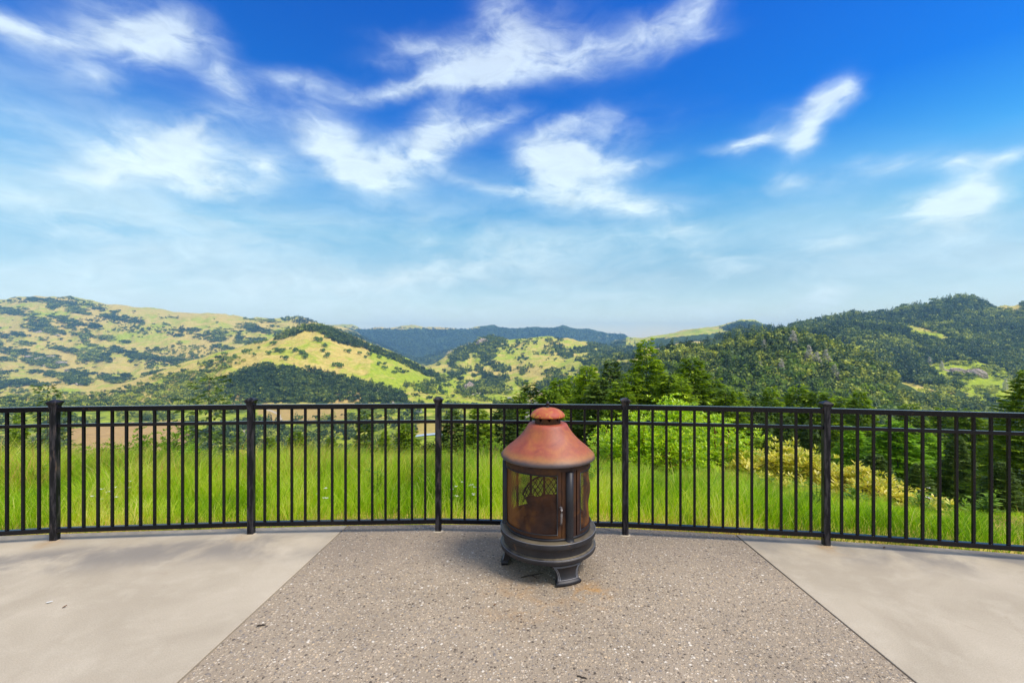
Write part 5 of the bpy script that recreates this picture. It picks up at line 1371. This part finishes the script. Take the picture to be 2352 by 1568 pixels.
for i, (x, y, w, lab, lf) in enumerate([(205, 1018, 1.0, 'scrubby bush at the grass top right of the left end post', 'bush_leaf'), (545, 1034, 0.9, 'brownish green scrub at the grass top before the second post', 'cream_leaf'), (625, 1030, 1.1, 'green scrub at the grass top just right of the second post', 'bush_leaf'), (720, 1040, 0.9, 'low scrub at the grass top in the middle of the second bay', 'bush_leaf'), (1075, 1036, 0.7, 'low scrub between the middle post and the round bush', 'bush_leaf'), (150, 1034, 0.8, 'low scrub at the grass top behind the left end post', 'bush_leaf'), (30, 1036, 1.1, 'scrub at the grass top by the left frame edge', 'bush_leaf')]):
    shrub('scrub_bush', x, 10.9, y, w, lab, M[lf], M['bark'], 3200, 0.07, 0.024, seed=40+i)

# wild flowers near the slab edge
def flower_mesh(seed, mat, n=5):
    r = np.random.default_rng(seed); gs = Geo(); blooms = []
    for k in range(n):
        a = r.uniform(0, 6.28); h = r.uniform(0.12, 0.3); tp = np.array([math.cos(a)*0.09*r.random(), math.sin(a)*0.09*r.random(), h])
        tube(gs, [(0, 0, -0.02), tp*0.5+np.array([0.01, 0, 0.01]), tp], [0.002, 0.0016, 0.0012], 4, 0.3, False)
        gp = Geo(); P, D, N = [], [], []
        for j in range(9):
            b = r.uniform(0, 6.28); P.append(tp+np.array([math.cos(b), math.sin(b), 0])*0.002); D.append((math.cos(b), math.sin(b), 0.35)); N.append((0, 0, 1))
        cards(gp, P, D, N, 0.026, 0.013, np.full(len(P), 0.5)); blooms.append(gp.mesh('bloom', mat))
    return gs.mesh('stem', M['grass']), blooms
fw = flower_mesh(1, M['white_petal'], 4); fy = flower_mesh(2, M['yellow_petal'], 3)
for i, (x, y, k, lab) in enumerate([(1065, 1140, 0, 'white wildflowers in the grass left of the fire pot base'), (1085, 1152, 0, 'second tuft of white wildflowers left of the fire pot base'), (1045, 1160, 0, 'low white wildflowers right of the middle post'), (745, 1168, 0, 'white wildflowers at the grass foot in the second bay'), (230, 1172, 0, 'white wildflowers at the grass foot in the left bay'), (300, 1140, 0, 'pale wildflowers half way up the grass in the left bay'), (310, 1105, 1, 'yellow wildflowers in the left bay grass'), (288, 1088, 1, 'yellow wildflowers left of the others in the grass'), (2130, 1130, 0, 'white wildflowers in the right hand bay'), (260, 1165, 0, 'white wildflowers next to the left bay tuft')]):
    Y = 4.35 + (1185-y)*0.012; X = PX(x, Y); zb = float(ground_z(X, Y))
    e = tag(empty('wildflower', (X, Y, zb), i), lab, 'flower')
    e.scale = (0.85, 0.85, max(0.85, min(3.0, (PZ(y, Y)-zb)/0.24)))
    s_, bl = (fw, fy)[k]
    link(bpy.data.objects.new('stem', s_), e)
    for b_ in bl: link(bpy.data.objects.new('bloom', b_), e)

# ------------------------------------------------------------------ sky and light
SUN_EL, SUN_AZ = R(56), R(116)          # azimuth clockwise from the view direction
world = bpy.data.worlds.new('World'); scene.world = world; world.use_nodes = True
t = world.node_tree; t.nodes.clear()
wo = t.nodes.new('ShaderNodeOutputWorld'); bg = t.nodes.new('ShaderNodeBackground')
sky = t.nodes.new('ShaderNodeTexSky'); sky.sky_type = 'NISHITA'; sky.sun_disc = False
sky.sun_elevation = SUN_EL; sky.sun_rotation = SUN_AZ; sky.altitude = 200; sky.air_density = 1.0; sky.dust_density = 0.4; sky.ozone_density = 3.0
tc = t.nodes.new('ShaderNodeTexCoord')
dirv = mknode(t, 'ShaderNodeVectorMath', operation='NORMALIZE', ins={0: tc.outputs['Generated']}).outputs[0]
sp = mknode(t, 'ShaderNodeSeparateXYZ', ins={0: dirv}).outputs
azr = math_(t, 'ARCTAN2', sp[0], sp[1]); elr = math_(t, 'ARCSINE', sp[2])
ae = mknode(t, 'ShaderNodeCombineXYZ', ins={0: azr, 1: elr, 2: 0.0}).outputs[0]
# wind-torn warping of the cloud field
wp = mknode(t, 'ShaderNodeMapping', ins={'Vector': ae, 'Scale': (5.0, 8.0, 1.0)}).outputs[0]
nz1 = mknode(t, 'ShaderNodeTexNoise', ins={'Vector': wp, 'Scale': 1.0, 'Detail': 3.0, 'Roughness': 0.5}).outputs['Color']
wp2 = mknode(t, 'ShaderNodeMapping', ins={'Vector': ae, 'Scale': (14.0, 26.0, 1.0)}).outputs[0]
nz2 = mknode(t, 'ShaderNodeTexNoise', ins={'Vector': wp2, 'Scale': 1.0, 'Detail': 4.0, 'Roughness': 0.55}).outputs['Color']
off1 = mknode(t, 'ShaderNodeVectorMath', operation='MULTIPLY_ADD', ins={0: nz1, 1: (0.040, 0.030, 0), 2: (-0.020, -0.015, 0)}).outputs[0]
off2 = mknode(t, 'ShaderNodeVectorMath', operation='MULTIPLY_ADD', ins={0: nz2, 1: (0.034, 0.022, 0), 2: (-0.017, -0.011, 0)}).outputs[0]
wae = mknode(t, 'ShaderNodeVectorMath', operation='ADD', ins={0: ae, 1: mknode(t, 'ShaderNodeVectorMath', operation='ADD', ins={0: off1, 1: off2}).outputs[0]}).outputs[0]
# cloud banks: centre (az, el), half sizes, tilt and strength, given from measured positions
CLOUDS = [(320, 60, 170, 62, 6, 1.0), (250, 95, 120, 50, -4, .8), (365, 105, 70, 40, 10, .8), (430, 68, 80, 46, 0, .75), (70, 66, 120, 24, -3, 1.05), (30, 58, 90, 34, 0, .6), (140, 150, 150, 44, -14, .42), (215, 175, 60, 26, 0, .5),
          (530, 205, 70, 34, -10, .7), (500, 160, 40, 46, -60, .45), (730, 205, 130, 28, 2, .55), (680, 185, 100, 24, 10, .4),
          (370, 345, 150, 58, 16, 1.05), (280, 385, 130, 44, 12, .9), (480, 400, 150, 44, -4, 1.05), (605, 378, 80, 48, 4, .95), (455, 305, 90, 30, 28, .7), (215, 408, 80, 18, 4, .75), (480, 432, 60, 20, 0, .8),
          (745, 318, 70, 40, -20, 1.05), (800, 360, 100, 50, -30, 1.0), (880, 385, 130, 46, 6, 1.2), (975, 335, 110, 44, 32, 1.0), (1060, 300, 100, 30, 18, .85), (1150, 278, 70, 14, 14, .7), (1000, 265, 60, 40, 30, .6), (850, 415, 110, 16, -4, .7),
          (1060, 152, 110, 42, -10, 1.1), (1200, 112, 150, 70, 12, 1.0), (1320, 132, 150, 32, 10, .95), (1470, 95, 140, 44, 16, .85), (1590, 45, 100, 42, 24, .8), (1145, 35, 70, 60, -50, .8), (950, 104, 110, 26, 0, .6), (1100, 176, 120, 20, 8, .9), (900, 212, 110, 18, 16, .9), (970, 188, 70, 16, 16, .7), (1620, 82, 80, 18, 2, .5), (880, 150, 90, 24, 0, .35),
          (1255, 352, 80, 44, 0, 1.15), (1330, 365, 100, 36, -5, 1.0), (1275, 420, 80, 52, -10, 1.0), (1370, 435, 100, 44, -14, 1.0), (1470, 470, 110, 26, -14, .95), (1310, 285, 110, 26, 8, .6), (1400, 300, 70, 30, -10, .5), (1455, 380, 90, 18, 2, .75), (1200, 448, 120, 16, -6, .75), (1090, 425, 90, 14, -14, .5),
          (1905, 225, 62, 36, 14, 1.1), (1935, 215, 50, 26, 0, .8), (1862, 275, 34, 52, -25, .8), (1838, 328, 46, 40, 10, 1.0), (1770, 300, 90, 42, 22, .5), (1700, 335, 66, 12, 2, .9), (1740, 325, 40, 12, 20, .6),
          (2140, 492, 110, 46, 4, 1.0), (2230, 470, 100, 46, 14, .95), (2250, 425, 70, 46, 30, .8), (2200, 372, 60, 20, 6, 1.0), (2310, 356, 90, 22, 10, .95), (2060, 388, 130, 22, 8, .6), (1980, 372, 90, 22, 0, .4), (1815, 428, 110, 22, 0, .55), (1790, 410, 40, 30, -50, .35),
          (1905, 675, 90, 46, 20, .60), (1840, 705, 110, 30, 10, .35), (1650, 595, 130, 44, -8, .42), (1100, 612, 260, 28, 8, .52), (900, 650, 260, 28, 6, .4), (400, 560, 420, 70, 0, .45), (720, 660, 420, 60, 0, .5), (1565, 525, 60, 14, 0, .6), (1910, 560, 90, 30, 0, .45), (1700, 620, 60, 20, 0, .4),
          (200, 620, 300, 40, 4, .35), (1000, 720, 360, 30, 0, .5), (1300, 738, 300, 20, 0, .4), (60, 270, 300, 60, 0, .35), (820, 520, 300, 50, -4, .35), (20, 450, 260, 90, 0, .42), (600, 270, 300, 60, 10, .36), (1450, 300, 240, 70, 0, .26), (2150, 560, 320, 90, 0, .34), (1500, 560, 380, 70, 0, .36), (300, 690, 420, 50, 0, .45), (1500, 690, 500, 50, 0, .38), (1200, 560, 300, 50, 4, .3), (150, 500, 260, 50, 0, .35)]
acc = None
for (cx, cy, rx, ry, rot, wgt) in CLOUDS:
    a = math.atan2(cx-CX, F); e_ = math.atan2((CY-cy)*math.cos(a), F)
    ka = math.cos(a)**2/F; ke = math.cos(e_)*math.cos(a)/F
    mp = mknode(t, 'ShaderNodeMapping', vector_type='TEXTURE', ins={'Vector': wae, 'Location': (a, e_, 0), 'Rotation': (0, 0, R(rot)), 'Scale': (2.05*rx*ka, 2.2*ry*ke, 1)}).outputs[0]
    gr = mknode(t, 'ShaderNodeTexGradient', gradient_type='QUADRATIC_SPHERE', ins={'Vector': mp}).outputs['Fac']
    acc = math_(t, 'MULTIPLY', gr, wgt) if acc is None else math_(t, 'MULTIPLY_ADD', gr, wgt, acc)
fb = noise(t, mknode(t, 'ShaderNodeMapping', ins={'Vector': wae, 'Scale': (10, 22, 1), 'Rotation': (0, 0, R(-12))}).outputs[0], 1.0, 6, 0.58, 0.6)
fb2 = noise(t, mknode(t, 'ShaderNodeMapping', ins={'Vector': wae, 'Scale': (13, 30, 1), 'Rotation': (0, 0, R(-16))}).outputs[0], 1.0, 6, 0.6, 0.8)
fbc = math_(t, 'ADD', math_(t, 'MULTIPLY', math_(t, 'SUBTRACT', fb, 0.5), 2.0), math_(t, 'MULTIPLY', math_(t, 'SUBTRACT', fb2, 0.5), 1.1))
dens = math_(t, 'MULTIPLY', acc, math_(t, 'ADD', fbc, 1.05))
cov = math_(t, 'MULTIPLY', sstep(t, dens, 0.0, 1.55), 0.87)
vn = noise(t, mknode(t, 'ShaderNodeMapping', ins={'Vector': wae, 'Scale': (3.0, 9.0, 1), 'Rotation': (0, 0, R(10))}).outputs[0], 1.0, 5, 0.55, 0.5)
veil = math_(t, 'MULTIPLY', math_(t, 'ADD', sstep(t, vn, 0.34, 0.68), 0.25), sstep(t, math_(t, 'ADD', math_(t, 'MULTIPLY', elr, -1.0), math_(t, 'MULTIPLY', azr, -0.10)), -0.46, -0.12))
cov = math_(t, 'SUBTRACT', 1.0, math_(t, 'MULTIPLY', math_(t, 'SUBTRACT', 1.0, cov), math_(t, 'SUBTRACT', 1.0, math_(t, 'MULTIPLY', veil, 0.46))))
bank = noise(t, mknode(t, 'ShaderNodeMapping', ins={'Vector': dirv, 'Scale': (3, 3, 5)}).outputs[0], 1.0, 5, 0.6, 0.5)  # unseen cloud added overhead and behind the view for white fill light
unseen_cloud = math_(t, 'MAXIMUM', sstep(t, elr, R(43), R(56)), sstep(t, math_(t, 'MULTIPLY', sp[1], -1.0), 0.05, 0.4))
cov = math_(t, 'MAXIMUM', cov, math_(t, 'MULTIPLY', unseen_cloud, sstep(t, bank, 0.25, 0.55)))
# depth of the clear sky: more saturated high up, milky low down
grade = ramp(t, mknode(t, 'ShaderNodeMapRange', ins={0: elr, 1: 0.0, 2: 0.75}).outputs[0],
             [(0, (2.08, 1.76, 1.36)), (0.1, (1.4, 1.36, 1.144)), (0.18, (0.912, 1.104, 1.024)), (0.3, (0.64, 1.24, 1.216)), (0.42, (0.24, 1.12, 1.48)), (0.58, (0.0, 0.672, 1.56)), (1, (0.0, 0.48, 1.6))])
skyc = mix(t, 1.0, sky.outputs[0], grade, 'MULTIPLY')
white = ramp(t, mknode(t, 'ShaderNodeMapRange', ins={0: elr, 1: 0.0, 2: 0.75}).outputs[0], [(0.0, (0.68, 0.79, 0.80)), (0.4, (0.72, 0.83, 0.83)), (0.7, (0.63, 0.74, 0.82)), (1.0, (0.56, 0.62, 0.72))])
white = mknode(t, 'ShaderNodeVectorMath', operation='SCALE', ins={0: white, 'Scale': math_(t, 'ADD', math_(t, 'MULTIPLY', fb2, 5.0), 8.2)}).outputs[0]
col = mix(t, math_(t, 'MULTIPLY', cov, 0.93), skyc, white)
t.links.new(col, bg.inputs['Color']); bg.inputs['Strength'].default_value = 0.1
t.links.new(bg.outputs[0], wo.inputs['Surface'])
world.cycles.sampling_method = 'MANUAL'; world.cycles.sample_map_resolution = 512

sl = bpy.data.lights.new('sun', 'SUN'); sl.energy = 3.2; sl.angle = R(22); sl.color = (1.0, 0.93, 0.82)
so = link(bpy.data.objects.new('sun', sl))
sd = Vector((math.sin(SUN_AZ)*math.cos(SUN_EL), math.cos(SUN_AZ)*math.cos(SUN_EL), math.sin(SUN_EL)))
so.rotation_euler = (-sd).to_track_quat('-Z', 'Y').to_euler(); so.location = (8, 2, 12)

# ------------------------------------------------------------------ air
g = Geo(); box(g, (0, 0, 0), (2, 2, 2))
hz = g.build('haze', None, None, False, False)
top_, bot_ = float(Zg.max())+45, float(Zg.min())-20
hz.location = (0, 6950, (top_+bot_)/2); hz.scale = (40000, 7250, (top_-bot_)/2)
hm = bpy.data.materials.new('haze_air'); hm.use_nodes = True; ht = hm.node_tree; ht.nodes.clear()
pv = ht.nodes.new('ShaderNodeVolumePrincipled'); pv.inputs['Color'].default_value = (0.32, 0.64, 1.0, 1); pv.inputs['Density'].default_value = HAZE
ho_ = ht.nodes.new('ShaderNodeOutputMaterial'); ht.links.new(pv.outputs[0], ho_.inputs['Volume'])
hz.data.materials.append(hm); tag(hz, kind='stuff')

# ------------------------------------------------------------------ camera
cam = bpy.data.cameras.new('camera'); cam.sensor_width = 36.0; cam.lens = 36.0*F/2352.0; cam.clip_start = 0.05; cam.clip_end = 60000
co = link(bpy.data.objects.new('camera', cam)); co.location = (0, 0, EYE); co.rotation_euler = (R(90), 0, 0)
scene.camera = co
scene.view_settings.view_transform = 'Standard'; scene.view_settings.look = 'None'
scene.view_settings.exposure = 0.36; scene.view_settings.gamma = 1.0
scene.render.engine = 'CYCLES'
scene.cycles.use_denoising = True
scene.cycles.max_bounces = 8; scene.cycles.transparent_max_bounces = 12; scene.cycles.diffuse_bounces = 3; scene.cycles.glossy_bounces = 2; scene.cycles.transmission_bounces = 4
scene.cycles.volume_bounces = 0
scene.cycles.sample_clamp_indirect = 6.0
